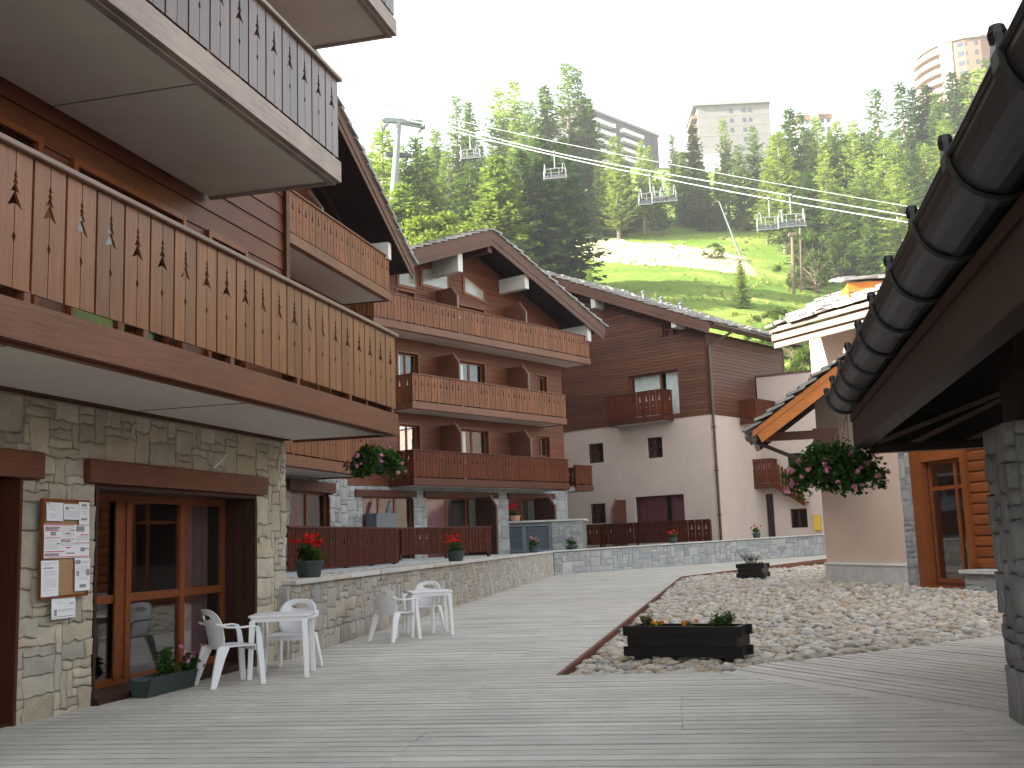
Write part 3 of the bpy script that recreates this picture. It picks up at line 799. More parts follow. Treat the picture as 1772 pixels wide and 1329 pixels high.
siding(mb, G, 0, 3.45, 10.5, .27, lambda z: (0, 10), ()); mb.build('siding', 'siding', bw)
mb = MB(); stones(mb, FB, -1.5, -8, .25, .95, 3.5, [(-3.5, -1.0, .9, 3.04), (-3.7, -.8, 3.0, 3.3)], .13, 31)
mb.build('stonework', 'stone_grey', B, smooth=True)
mb = MB(); mb.box(FB, -3.75, -.8, -1.6, -1.38, 3.03, 3.32); mb.build('lintel', 'panel_wood', B)
for i, (a, b, c, d) in enumerate(bh):
    window(B, FB, a, b, c, d, .2 - 0, mull=((a + b) / 2,), curtain='curtain_red' if i == 0 else 'curtain_pale', room=.8) if False else None
FBw = Frame(0, 0, 0); FBw.p = FB.P(0, -1.5, 0); FBw.d = FB.d; FBw.n = FB.n
for i, (a, b, c, d) in enumerate(bh):
    window(B, FBw, a, b, c, d, .12, mull=((a + b) / 2,), curtain='curtain_red' if i == 0 else 'curtain_pale', cu=[(a + .1, a + (b - a) * .55)])
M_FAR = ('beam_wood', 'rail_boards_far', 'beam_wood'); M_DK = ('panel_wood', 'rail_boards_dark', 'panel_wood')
balcony(B, FB, -9.6, .1, -1.47, 0, 8.73, 8.98, 9.02, 10.02, M_FAR)
balcony(B, FB, -9.6, -.6, -1.47, 0, 6.06, 6.3, 6.34, 7.34, M_FAR)
balcony(B, FB, -9.6, -1.75, -1.47, 0, 3.40, 3.66, 3.70, 4.72, M_FAR)
partition(B, FB, -4.35, -1.47, -.2, 9.0, 10.72)
partition(B, FB, -6.9, -1.47, -.2, 9.0, 10.72)
gable_roof(B, FB, -7, 14.4, .5, -15.5, 1.53, -12, .25, .5, seed=40)
for u, z in ((-.1, 9.95), (-13.9, 9.95), (-4.4, 12.2)):
    mb = MB(); mb.box(FB, u - .12, u + .12, -1.6, .12, z, z + .5); mb.build('purlin', 'white_beam', B)
mb = MB(); mb.box(FB, -13.5, 0, -12.2, -12, .5, 9.9); mb.build('back_wall', 'siding_dark', B)
FBr = Frame(-12.8, 30, 3)  # unseen tall block added to keep direct sun off the drainpipe chalet and deck
mb = MB(); mb.box(FBr, 0, 43, -11, 0, .5, 23); mb.build('sun_blocker', 'siding_dark', B)
mb = MB(); mb.prism_u(FBr, [(.6, 22.8), (-5.5, 26.6), (-11.6, 22.8), (-11.6, 23.1), (-5.5, 26.9), (.6, 23.1)], -.5, 43.5); mb.build('sun_blocker_roof', 'roof_under', B)
fence('terrace_fence', 'dark brown terrace fence on the left, directly behind the red geraniums nearest the stone chalet', FB, -6.75, .45, 1.0, 1.98, o=0.0)

# ------------------------------------------------------------------ middle chalet
FC = Frame(2.56, 51, 38.6)
Cc = thing('chalet', 'middle chalet with a broad gable and three stacked timber balconies', 'chalet', FC.P(-6, -1.4, .97))
FCw = Frame(0, 0, 0); FCw.p = FC.P(0, -1.4, 0); FCw.d = FC.d; FCw.n = FC.n
rc = lambda u: 15.2 - .37 * abs(u + 5.6)
gf = [(-12.1, -9.2, .9, 3.48), (-8.42, -4.45, .9, 3.48), (-2.95, .42, .9, 3.48)]
ch = gf + [(-9.95, -8.75, 4.2, 6.5), (-6.14, -4.25, 4.2, 6.54), (-.5, .38, 5.55, 6.5),
           (-9.95, -8.75, 7.25, 9.55), (-6.14, -4.35, 7.25, 9.6), (-.44, .36, 8.6, 9.5),
           (-9.95, -8.9, 10.4, 12.2), (-6.1, -4.25, 10.4, 12.15), (-12.4, -11.2, 10.4, 12.2), (-12.4, -11.2, 7.25, 9.5)]
mb = MB(); wall(mb, FCw, -13.9, 1.6, .5, 12.3, ch, -.3, 0)
tri = [(-5.6, 12.82), (-4.35, 12.62), (-4.35, 13.02), (-5.6, 13.5)]
mb.prism(FCw, [(-13.9, 12.3), (1.6, 12.3), (1.6, rc(1.6) - .2), (-5.6, 15.0), (-13.9, max(12.31, rc(-13.9) - .2))], -.3, -.003)
mb.box(FCw, 1.3, 1.6, -11, -.3, .5, rc(1.6) - .2)
cw = mb.build('timber_wall', 'siding_dark', Cc)
mb = MB(); siding(mb, FCw, .0, 3.9, 14.8, .26, lambda z: (max(-13.9, -5.6 - (15.0 - z) / .37), min(1.6, -5.6 + (15.0 - z) / .37)), ch)
G = Frame(0, 0, 0); G.p = FCw.P(1.6, 0, 0); G.d = -FC.n; G.n = FC.d.copy()
siding(mb, G, 0, 3.9, 12.3, .26, lambda z: (0, 10.5), ()); mb.build('siding', 'siding', cw)
lt = [(-12.5, -9.1, 3.48, 3.74), (-8.6, -3.75, 3.48, 3.74), (-3.05, .56, 3.48, 3.74)]
mb = MB(); stones(mb, FCw, .0, -13.9, 1.7, .95, 3.9, gf + lt, .14, 51); stones(mb, G, 0, -.02, 4, .95, 3.9, (), .14, 52)
mb.build('stonework', 'stone_grey', Cc, smooth=True)
for a, b, c, d in lt:
    mb = MB(); mb.box(FCw, a, b, -.2, .12, c, d); mb.build('lintel', 'panel_wood', Cc)
for i, (a, b, c, d) in enumerate(ch):
    ms = ((a + b) / 2,) if b - a < 2.3 else (a + (b - a) * .36, a + (b - a) * .68)
    window(Cc, FCw, a, b, c, d, .16, mull=ms, curtain=('curtain_red' if i < 3 else 'curtain_pale'), cu=[(a + .1, a + (b - a) * .42)], pm='pane_sky' if i == 3 else 'pane', trim=(i >= 3))
# slanted gable window
for fr_, pn_ in (([(-5.72, 12.72), (-4.23, 12.5), (-4.23, 13.1), (-5.72, 13.64)], tri), ([(-9.95, 12.35), (-8.75, 12.35), (-8.75, 13.35), (-9.95, 12.95)], [(-9.83, 12.47), (-8.87, 12.47), (-8.87, 13.2), (-9.83, 12.86)]),
                 ([(-8.5, 12.6), (-6.7, 12.6), (-6.7, 13.9), (-8.5, 13.45)], [(-8.38, 12.72), (-6.82, 12.72), (-6.82, 13.74), (-8.38, 13.34)])):
    mb = MB(); mb.prism(FCw, fr_, .02, .06); tw = mb.build('window', 'frame_wood', Cc); mb = MB(); mb.prism(FCw, pn_, .055, .075); mb.build('pane', 'gable_pane', tw)
balcony(Cc, FC, -12.7, 2.18, -1.37, 0, 10.12, 10.42, 10.47, 11.50, M_FAR)
balcony(Cc, FC, -10.62, -.05, -1.37, 0, 6.97, 7.26, 7.31, 8.36, M_FAR)
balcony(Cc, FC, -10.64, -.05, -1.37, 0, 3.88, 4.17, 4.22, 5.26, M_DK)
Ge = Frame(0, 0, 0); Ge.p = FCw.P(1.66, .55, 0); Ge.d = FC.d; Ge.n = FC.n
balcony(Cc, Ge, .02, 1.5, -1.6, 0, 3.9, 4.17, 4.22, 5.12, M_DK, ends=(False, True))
for z0, z1 in ((4.2, 6.55), (7.2, 9.6), (10.4, 12.55)):
    partition(Cc, FC, -7.5, -1.37, -.2, z0, z1); partition(Cc, FC, -2.7, -1.37, -.2, z0, z1)
partition(Cc, FCw, -5.3, .03, 1.2, 1.0, 3.5, mat='dark_wood'); partition(Cc, FCw, -1.0, .03, 1.2, 1.0, 3.5, mat='dark_wood')
gable_roof(Cc, FC, -5.6, 15.33, .37, -14.35, 3.15, -11.5, .3, .72, seed=60)
for u, z, h in ((-7.45, 13.12, .8), (-2.8, 13.14, .66), (2.15, 11.28, .8), (-12.6, 11.4, .75)):
    mb = MB(); mb.box(FC, u - .28, u + .02, -1.5, .16, z, z + h); mb.build('purlin', 'white_beam', Cc)
mb = MB(); mb.box(FC, -5.75, -5.45, -1.5, .2, 14.35, 14.62); mb.build('purlin', 'panel_wood', Cc)
mb = MB(); mb.box(FCw, -13.9, 1.3, -11.3, -11, .5, 12.4); mb.box(FCw, -13.9, -13.6, -11, -.3, .5, 12); mb.build('back_wall', 'siding_dark', Cc)
mb = MB(); mb.box(FCw, 1.62, 2.4, -2.9, -1.2, 5.6, 6.7); mb.build('flue_box', 'render_pink', Cc)
bx = MB(); bx.box(FCw, -12.0, -10.9, .1, .7, .97, 2.75); bx.box(FCw, -11.98, -10.92, .08, .72, 2.75, 2.80); bx.tube([FCw.P(-11.1, .4, 2.8), FCw.P(-11.05, .4, 3.0), FCw.P(-10.9, .4, 3.3)], .08, 8)
tag(bx.build('storage_box', 'grey_box', origin=FCw.P(-11.45, .4, .97)), 'grey upright box in front of the left ground floor window of the middle chalet', 'cabinet')
FCf = Frame(0, 0, 0); FCf.p = FC.P(0, 2.5, 0); FCf.d = FC.d; FCf.n = FC.n
fence('terrace_fence', 'brown terrace fence before the middle chalet, ending at the louvred stone enclosure', FCf, -13.9, -8.9, 1.16, 2.1)

# ------------------------------------------------------------------ stucco and timber chalet
FD = Frame(10.34, 56, 131.8); FS = Frame(10.34, 56, 41.8)
D = thing('chalet', 'chalet with timber above pink render and a brown drainpipe down its corner', 'chalet', FD.P(0, 0, .97))
rd = lambda u: 18.0 - .43 * abs(u + 12)
dh = [(-8.2, -7.1, 5.8, 6.92), (-4.1, -3.08, 5.77, 6.9), (-8.25, -7.15, 2.38, 3.5), (-5.1, -1.9, 1.2, 3.72), (-5.05, -1.8, 8.0, 10.45), (-2.65, -1.58, 12.25, 13.2)]
ZW = 7.8
mb = MB(); wall(mb, FD, -13, 0, .5, ZW, dh, -.3, 0); wall(mb, FS, .3, 5.2, .5, ZW, (), -.3, 0); mb.box(FS, 0.001, .3, -.3, -.0005, .5, ZW)
sr = mb.build('rendered_wall', 'render_pink', D)
dsh = [(4.95, 5.9, 8.35, 10.25)]
mb = MB(); wall(mb, FD, -13, 0, ZW, 12.4, dh, -.3, 0.03); wall(mb, FS, .3, 8.5, ZW, 12.25, dsh, -.3, 0.03)
mb.prism(FD, [(-13, 12.4), (-2.65, 12.4), (-2.65, rd(-2.65) - .2), (-12, 17.8), (-13, 17.3)], -.3, .027)
mb.prism(FD, [(-1.58, 12.4), (0, 12.4), (0, rd(0) - .2), (-1.58, rd(-1.58) - .2)], -.3, .027); mb.prism(FD, [(-2.65, 13.2), (-1.58, 13.2), (-1.58, rd(-1.58) - .2), (-2.65, rd(-2.65) - .2)], -.3, .024)
mb.box(FS, 8.2, 8.5, -10, -.3, 7, 12.3)
tw = mb.build('timber_wall', 'siding_dark', D)
mb = MB(); siding(mb, FD, .03, ZW, 17.6, .19, lambda z: (max(-13, -12 - (17.8 - z) / .43), min(.03, -12 + (17.8 - z) / .43)), dh, th=.03)
siding(mb, FS, .03, ZW, 12.25, .19, lambda z: (.03, 8.5), dsh, th=.03); mb.build('siding', 'siding_dark', tw)
mb = MB(); mb.box(FD, -.06, .065, .0, .075, ZW, rd(0) - .2); mb.box(FS, 8.42, 8.56, 0, .075, ZW, 12.2); mb.build('corner_board', 'panel_wood', tw)
for i, (a, b, c, d) in enumerate(dh):
    big = b - a > 2
    window(D, FD, a, b, c, d, .14, mull=((a + (b - a) * .62,) if big else ((a + b) / 2,)), trans=() if big else ((c + d) / 2,), curtain='curtain_pale' if i in (4,) else 'curtain_red', cu=[(a + .1, a + (b - a) * .56), (a + (b - a) * .68, b - .15)] if big else [(a + .1, a + .35)], trim=(i >= 4), fm='panel_wood' if i < 4 else 'frame_wood')
window(D, FS, *dsh[0], .14, mull=(5.4,), fm='panel_wood')
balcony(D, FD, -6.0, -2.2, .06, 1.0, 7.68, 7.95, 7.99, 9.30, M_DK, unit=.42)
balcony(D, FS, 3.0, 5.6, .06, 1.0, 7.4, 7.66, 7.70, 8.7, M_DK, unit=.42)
partition(D, FD, -5.75, .02, 1.3, .97, 3.6, .5, 'siding_dark')
gable_roof(D, FD, -12, 18.0, .43, -24, .95, -9.2, 1.0, .62, seed=80)
for u, z in ((-6.65, 14.55), (-1.32, 12.55)):
    mb = MB(); mb.box(FD, u - .15, u + .15, -.2, .9, z, z + .7); mb.build('purlin', 'white_beam', D)
mb = MB(); z_e = 18.0 - .43 * 12.95
mb.tube([FS.P(-.9, 1.06, z_e - .06), FS.P(9.1, 1.06, z_e - .10)], .09, 10); mb.build('gutter', 'brown_pipe', D)
mb = MB(); mb.tube([FS.P(1.0, 1.06, z_e - .1), FS.P(1.0, 1.0, z_e - .3), FS.P(.16, .16, z_e - .95), FS.P(.12, .14, z_e - 1.2), FS.P(.12, .14, .97)], .075, 10)
for z in (2.5, 4.8, 7.1, 9.5): mb.box(FS, .02, .22, .03, .235, z, z + .05)
mb.build('downpipe', 'brown_pipe', D)
mb = MB(); mb.box(FD, -13, -12.7, -10, -.3, .5, 12); mb.box(FS, 5.2, 8.2, -10, -9.7, .5, 12); mb.build('back_wall', 'siding_dark', D)
# two roof vents and a stub chimney on its slates
for u, o, h in ((-4.6, -1.2, .5), (-3.2, -.9, .45), (-2.4, -1.6, .4)):
    mb = MB(); z = rd(u) + .2; mb.tube([FD.P(u, o, z - .2), FD.P(u, o, z + h * .7)], .07, 8); mb.lathe([(.13, 0), (.14, .06), (.02, .14)], 10, FD.P(u, o, z + h * .7)); mb.build('roof_vent', 'louvre_metal', D)
FDf = Frame(0, 0, 0); FDf.p = FD.P(0, 1.8, 0); FDf.d = FD.d; FDf.n = FD.n
fence('terrace_fence', 'long dark terrace fence in front of the pink rendered chalet', FDf, -6.1, .7, 1.2, 2.26, unit=.42)
fence('terrace_fence', 'short lighter fence panel left of the long one before the pink rendered chalet', FDf, -7.55, -6.2, 1.2, 2.26, 'rail_boards_dark', unit=.42, o=.02)

# stair annex
FX = Frame(13.8, 59.88, 122)
X = thing('stair_annex', 'pink rendered stair annex between the drainpipe chalet and the right-hand chalet', 'building', FX.P(2, 0, .5))
xh = [(.06, .5, .9, 3.65), (1.4, 2.33, 1.72, 2.76), (1.46, 2.2, 4.4, 5.8)]
mb = MB(); wall(mb, FX, 0, 28, .3, 10.2, xh, -.3, 0); mb.box(FX, 0, 28, -5, -4.7, .3, 10.2); mb.build('rendered_wall', 'render_pink', X)  # long unseen run added to screen the open side from window reflections
mb = MB(); mb.box(FX, -.02, 28, -5.1, .06, 10.2, 10.3); mb.build('coping', 'rake_wood', X)
for a, b, c, d in xh: window(X, FX, a, b, c, d, .14, mull=((a + b) / 2,) if b - a > .6 else (), trans=(), fm='panel_wood')
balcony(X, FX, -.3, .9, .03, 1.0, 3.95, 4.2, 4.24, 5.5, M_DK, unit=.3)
mb = MB()
for k in range(8):
    u = .93 + k * .2; z = 4.0 - k * .13; mb.box(FX, u, u + .19, .03, .95, z - .05, z)
    mb.box(FX, u + .01, u + .17, .955, .975, z + .1, z + 1.3)
mb.prism(FX, [(.9, 4.2), (2.55, 3.1), (2.55, 2.85), (.9, 3.95)], .95, 1.0); mb.build('stair_flight', 'rail_boards_dark', X)
mb = MB(); mb.box(FX, 2.7, 3.05, .0, .18, 1.55, 2.33); mb.box(FX, 2.67, 3.08, .0, .21, 2.33, 2.37); mb.box(FX, 2.75, 3.0, .18, .19, 2.05, 2.10)
tag(mb.build('letter_box', 'yellow_box', origin=FX.P(2.87, .1, 1.55)), 'yellow letter box on the pink annex wall', 'letter box')

# ------------------------------------------------------------------ right chalet
FE = Frame(9.47, 33.39, 168)
Ee = thing('chalet', 'right-hand chalet with pale rendered corner, orange log cladding and slate eaves', 'chalet', FE.P(3, 0, 0))
mb = MB(); mb.box(FE, 0, 4.45, -.4, 0, .49, 7.6); mb.box(FE, 0, .4, -6, -.4, -.2, 7.6); mb.build('rendered_wall', 'render_pale', Ee)
mb = MB()
for k in range(4): mb.box(FE, k * 1.115 - .02, (k + 1) * 1.115 - .03, -.4, .045, -.2, .47)
pl = mb.build('plinth', 'plinth_stone', Ee, bevel=.008); mb = MB(); mb.box(FE, -.03, 4.45, -.4, .08, .47, .525); mb.build('ledge', 'white_paint', pl)
mb = MB(); mb.box(FE, 4.45, 5.1, -.4, .0, -.2, 7.6); qs = mb.build('quoin_strip', 'mortar', Ee); mb = MB(); stones(mb, FE, 0, 4.45, 5.1, -.15, 5, (), .14, 71, 0, 4); mb.build('stonework', 'stone_grey', qs, smooth=True)
eh = [(5.6, 7.3, .08, 3.15), (8.35, 9.6, 2.7, 3.6)]
mb = MB(); wall(mb, FE, 5.1, 20, -.2, 6.8, eh, -.4, -.06); tw = mb.build('timber_wall', 'siding_dark', Ee)
mb = MB()
n = 24
for k in range(n):
    z = .46 + k * .255
    for a, b in ((7.5, 8.3), (8.3, 9.65), (9.65, 20)):
        if a == 8.3 and 2.6 < z + .14 < 3.65: continue
        prof = [(-.06, z), (.025, z + .010), (.042, z + .04), (.048, z + .12), (.042, z + .2), (.025, z + .24), (-.06, z + .25)]
        mb.prism_u(FE, prof, a + (.0 if a != 7.5 else .0), b)
mb.build('log_cladding', 'siding_orange', tw)
mb = MB(); mb.box(FE, 5.1, 5.6, -.06, .10, 0, 3.5); mb.box(FE, 7.3, 7.5, -.06, .13, .05, 3.5); mb.box(FE, 5.6, 7.3, -.06, .08, 3.15, 3.5); mb.box(FE, 5.1, 7.5, -.06, .3, -.16, .0); mb.build('door_surround', 'siding_orange', Ee)
window(Ee, FE, *eh[0], .10, mull=(6.75,), trans=(2.45,), curtain=None, pm='pane_near', fw=.09, name='glazed_door', fm='siding_orange', room=2.5)
window(Ee, FE, *eh[1], .02, mull=(), curtain='curtain_pale', pm='pane', fw=.09, fm='siding_orange', trim=True)
mb = MB(); mb.box(FE, 7.75, 13, -.06, .58, -.2, .36); lw = mb.build('plinth_wall', 'mortar_dark', Ee)
mb = MB(); stones(mb, FE, .58, 7.75, 13, -.2, .36, (), .16, 73); mb.build('stonework', 'stone_grey', lw, smooth=True); mb = MB()
G = Frame(0, 0, 0); G.p = FE.P(7.75, .58, 0); G.d = FE.n.copy() * -1; G.n = FE.d * -1; stones(mb, G, 0, 0, .6, -.2, .36, (), .16, 74)
mb.build('stonework', 'stone_grey', lw, smooth=True); mb = MB(); mb.box(FE, 7.7, 13, -.06, .7, .37, .45); mb.build('coping', 'cap_stone', lw)
# main eave: fascia and slates over the rendered wall
ea, eb = Vector((8.02, 32.06, 7.25)), Vector((10.9, 26.8, 7.25)); ed = (eb - ea).normalized(); eu_ = Vector((-ed.y, ed.x, 0)); 
if eu_.x < 0: eu_ = -eu_
FEe = Frame(0, 0, 0); FEe.p = ea - Vector((0, 0, 7.25)); FEe.d = ed; FEe.n = -eu_
LE = (eb - ea).length
mb = MB(); sl_ = .45
mb.prism_u(FEe, [(0, 7.62), (-3.0, 7.62 + 3.0 * sl_), (-3.0, 7.5 + 3.0 * sl_), (0, 7.5)], 0, LE)
rf = mb.build('roof', 'rake_wood', Ee)
mb = MB(); mb.box(FEe, -.08, LE, .0, .11, 7.49, 7.63); mb.box(FEe, -.05, LE, -.02, .05, 7.24, 7.42); mb.box(FEe, -.02, LE, -.06, .0, 7.02, 7.18); mb.box(FEe, .0, LE, -.12, -.07, 7.02, 7.5)
mb.prism_u(FEe, [(-.0, 7.44), (-.0, 7.66), (-3.0, 7.66 + 3.0 * sl_), (-3.0, 7.44 + 3.0 * sl_)], -.06, -.003); mb.build('fascia', 'pale_fascia', rf)
mb = MB(); slates(mb, FEe.P(-.1, .12, 7.60), ed, (-FEe.n + Vector((0, 0, sl_))), LE, 3.3, .5, .07, 91, 1.35, .12); mb.build('slates', 'slate', rf)
mb = MB(); FT = Frame(9.97, 30.6, 97)
mb.box(FT, 0, 3.6, -2.2, 0, 8.0, 8.58); up = mb.build('upper_roof', 'roof_under', Ee)
mb = MB(); mb.box(FT, -.05, 3.6, .0, .06, 8.34, 8.62); mb.box(FT, .1, 3.6, .0, .03, 7.95, 8.31); mb.box(FT, -.055, -.003, -2.2, .0, 8.2, 8.6); mb.build('fascia', 'orange_beam', up)
mb = MB(); slates(mb, FT.P(-.15, .15, 8.60), FT.d, (-FT.n + Vector((0, 0, .25))), 3.8, 2.4, .5, .06, 92); mb.build('slates', 'slate', up)
# lean-to canopy towards the annex
FV = Frame(0, 0, 0); FV.p = FE.P(4.0, 0, 0); FV.n = Vector((math.sin(R(194)), math.cos(R(194)), 0)); FV.d = Vector((-FV.n.y, FV.n.x, 0))   # d points into the wall, n towards the camera
can = thing('entrance_canopy', 'slate canopy with orange barge boards sloping down from the right-hand chalet', 'canopy', FE.P(2, 1.5, 4.2))
v0, z0, v1, z1 = -3.62, 4.36, -.08, 6.84
k = (z1 - z0) / (v1 - v0)
mb = MB(); mb.prism(FV, [(v0, z0), (v1, z1), (v1, z1 - .1), (v0, z0 - .1)], -5, -.003)
for o in (-.9, -1.9, -2.9, -3.9, -4.7): mb.prism(FV, [(v0 + .1, z0 - .02), (v1, z1 - .1), (v1, z1 - .28), (v0 + .1, z0 - .2)], o - .06, o + .06)
rf = mb.build('roof', 'roof_under', can)
mb = MB(); mb.prism(FV, [(v0, z0 + .0), (v1, z1 + .0), (v1, z1 - .17), (v0, z0 - .17)], .0, .06); mb.prism(FV, [(v0 + .12, z0 - .09), (v1, z1 - .17), (v1, z1 - .52), (v0 + .25, z0 - .34)], -.004, .035); mb.build('barge_board', 'orange_beam', rf)
mb = MB(); slates(mb, FV.P(v0 - .12, .12, z0 - .06), -FV.n, (FV.d + Vector((0, 0, k))), 5.1, math.hypot(v1 - v0, z1 - z0) + .1, .42, .085, 93, 1.3, .1); mb.build('slates', 'slate', rf)
mb = MB(); mb.box(FV, -1.9, 0, -2.6, -2.35, 3.9, 4.55); mb.box(FV, -3.3, 0, -2.58, -2.37, 4.25, 4.5); mb.build('bracket', 'beam_wood', can)
mb = MB(); mb.tube([FV.P(v0 + .02, -.1, z0 - .12), FV.P(v0 + .02, -5, z0 - .14)], .08, 8); mb.tube([FV.P(v0 + .05, -1.5, z0 - .2), FV.P(-2.6, -1.6, 3.7), FV.P(-2.0, -1.7, 3.5), FV.P(-1.0, -1.9, 3.55), FV.P(-.1, -2.0, 3.3)], .06, 8); mb.build('gutter', 'brown_pipe', can)

# ------------------------------------------------------------------ near roof on the right
FR = Frame(4.0, 12.6, 12.5)        # n points right, under the roof
Rr = thing('timber_shelter', 'dark timber shelter in the right foreground with a wide black gutter', 'shelter', FR.P(-6, 1.5, 0))
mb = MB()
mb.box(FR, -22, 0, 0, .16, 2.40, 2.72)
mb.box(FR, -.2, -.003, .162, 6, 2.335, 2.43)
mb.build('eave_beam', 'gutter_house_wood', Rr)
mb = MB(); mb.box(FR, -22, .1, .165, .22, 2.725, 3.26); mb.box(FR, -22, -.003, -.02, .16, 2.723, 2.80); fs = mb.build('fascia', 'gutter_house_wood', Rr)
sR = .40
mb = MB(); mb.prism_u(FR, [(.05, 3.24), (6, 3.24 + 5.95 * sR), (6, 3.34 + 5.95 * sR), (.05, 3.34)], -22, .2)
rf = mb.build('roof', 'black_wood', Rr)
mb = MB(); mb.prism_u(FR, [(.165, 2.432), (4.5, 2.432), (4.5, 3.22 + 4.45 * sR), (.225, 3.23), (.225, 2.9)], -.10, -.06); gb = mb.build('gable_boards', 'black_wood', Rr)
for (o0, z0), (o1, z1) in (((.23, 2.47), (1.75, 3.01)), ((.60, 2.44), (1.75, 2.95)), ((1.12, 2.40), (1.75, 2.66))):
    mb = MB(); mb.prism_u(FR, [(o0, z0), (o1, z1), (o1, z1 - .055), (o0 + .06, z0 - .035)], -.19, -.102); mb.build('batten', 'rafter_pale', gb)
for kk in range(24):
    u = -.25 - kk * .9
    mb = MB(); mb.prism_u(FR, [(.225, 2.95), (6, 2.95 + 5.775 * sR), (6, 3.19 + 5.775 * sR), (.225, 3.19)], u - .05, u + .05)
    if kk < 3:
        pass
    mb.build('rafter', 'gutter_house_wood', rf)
mb = MB(); slates(mb, FR.P(.25, .06, 3.32), -FR.d, (FR.n + Vector((0, 0, sR))), 22, 7.0, .5, .05, 95); mb.build('slates', 'slate', rf)
# gutter: half round channel on straps
gc = lambda u: FR.P(u, -.05, 3.05)
mb = MB(); rg = .205; nsg = 14; vs = []; us_ = [0.12 - i * .5 for i in range(46)]
for u in us_:
    c = gc(u)
    for ring in (rg, rg - .012):
        for q in range(nsg + 1):
            a = math.pi + math.pi * q / nsg; vs.append(c + FR.n * math.cos(a) * ring + Vector((0, 0, math.sin(a) * ring)))
N = 2 * (nsg + 1); fsx = []
for i in range(len(us_) - 1):
    for q in range(nsg):
        fsx.append((i * N + q, i * N + q + 1, (i + 1) * N + q + 1, (i + 1) * N + q))
        b = nsg + 1; fsx.append((i * N + b + q, (i + 1) * N + b + q, (i + 1) * N + b + q + 1, i * N + b + q + 1))
    for e0, e1 in ((0, nsg + 1), (nsg, 2 * nsg + 1)): fsx.append((i * N + e0, i * N + e1, (i + 1) * N + e1, (i + 1) * N + e0))
fsx.append(tuple(range(nsg + 1)))
mb.add(vs, fsx); mb.tube([gc(.12) - FR.n * rg, gc(us_[-1]) - FR.n * rg], .016, 8)
gt = mb.build('gutter', 'gutter_metal', Rr, smooth=False)
for i in range(20):
    u = .04 - i * 1.05; c = gc(u); mb = MB()
    path = [c + FR.n * math.cos(a) * (rg + .012) + Vector((0, 0, math.sin(a) * (rg + .012))) for a in [math.pi * (0.92 + 1.1 * q / 14) for q in range(15)]]
    vs = []
    for p_ in path:
        rdv = (p_ - c).normalized()
        for du, dr in ((-.05, -.008), (.05, -.008), (.05, .014), (-.05, .014)): vs.append(p_ + FR.d * du + rdv * dr)
    mb.add(vs, [(a * 4 + b, a * 4 + (b + 1) % 4, a * 4 + 4 + (b + 1) % 4, a * 4 + 4 + b) for a in range(14) for b in range(4)] + [(3, 2, 1, 0), (56, 57, 58, 59)])
    p_ = path[0]; mb.lathe([(.012, -.04), (.03, -.03), (.036, .0), (.026, .03), (.008, .038)], 8, p_ + Vector((0, 0, .015)))
    mb.build('gutter_strap', 'gutter_metal', gt)
# stone pillar and posts
FP = Frame(3.76, 8.5, 12.5); FP2 = Frame(0, 0, 0)
pil = MB(); pil.box(FP, -.8, 0, .02, .75, -.05, 2.2); pp = pil.build('pillar', 'mortar_dark', Rr)
mb = MB()
GL = Frame(0, 0, 0); GL.p = FP.P(0, .02, 0); GL.d = -FP.d; GL.n = -FP.n; stones(mb, GL, 0, 0, .8, -.02, 2.2, (), .1, 81, 0, 4, .07)
GN = Frame(0, 0, 0); GN.p = FP.P(-.8, .02, 0); GN.d = FP.n.copy(); GN.n = -FP.d; stones(mb, GN, 0, 0, .73, -.02, 2.2, (), .1, 82, 0, 4, .07)
GB = Frame(0, 0, 0); GB.p = FP.P(0, .75, 0); GB.d = -FP.n; GB.n = FP.d.copy(); stones(mb, GB, 0, 0, .73, -.02, 2.2, (), .1, 83, 0, 4, .07)
mb.build('stonework', 'stone_dark', pp, smooth=True)
mb = MB(); mb.box(FP, -.7, -.15, .1, .6, 2.2, 3.4); mb.build('post', 'gutter_house_wood', Rr)
mb = MB(); mb.box(FR, -22, 1, 4.6, 4.9, -.1, 5.2); mb.build('back_wall', 'siding_dark', Rr)
mb = MB(); mb.box(FP, -9, -.9, 1.2, 1.3, -.02, 3.2); mb.build('side_panel', 'panel_wood', Rr)

# ------------------------------------------------------------------ low stone walls and louvred enclosure
FW = Frame(-2.70, 17.78, 8.1)
W1 = thing('stone_wall', 'low stone wall running along the left of the deck behind the white chairs', 'wall', FW.P(10, 0, 0))
mb = MB(); mb.box(FW, -3.0, 30.25, -.34, -.04, -.1, .98); mb.build('core', 'mortar', W1)
mb = MB(); stones(mb, FW, -.04, -2.9, 30.25, -.02, .98, (), .105, 61, 0, 5); mb.build('stonework', 'stone_wallmix', W1, smooth=True)
def caps(F, u0, u1, o0, o1, zf, seed, parent):
    rnd = random.Random(seed); mb = MB(); u = u0
    while u < u1:
        l = rnd.uniform(.6, 1.3); e = min(u + l, u1); j = rnd.uniform(-.02, .025)
        c = [F.P(u + .006, o0, zf(u)), F.P(e - .006, o0, zf(e)), F.P(e - .006, o1 + j, zf(e)), F.P(u + .006, o1 + j * .3, zf(u))]
        mb.hexa(c + [q + Vector((0, 0, .06 + rnd.uniform(-.006, .006))) for q in c]); u = e
    mb.build('coping', 'cap_stone', parent, bevel=.012)
caps(FW, -2.9, 30.3, -.42, .05, lambda u: .985, 5, W1)
FW2 = Frame(1.58, 47.74, 58.39)
W2 = thing('stone_wall', 'far low stone wall rising with the deck ramp towards the right', 'wall', FW2.P(8, 0, 0))
mb = MB()
zf2 = lambda u: .99 + .0175 * max(0, u)
c = [FW2.P(-.2, -.34, -.2), FW2.P(20.5, -.34, -.2), FW2.P(20.5, -.04, -.2), FW2.P(-.2, -.04, -.2)]
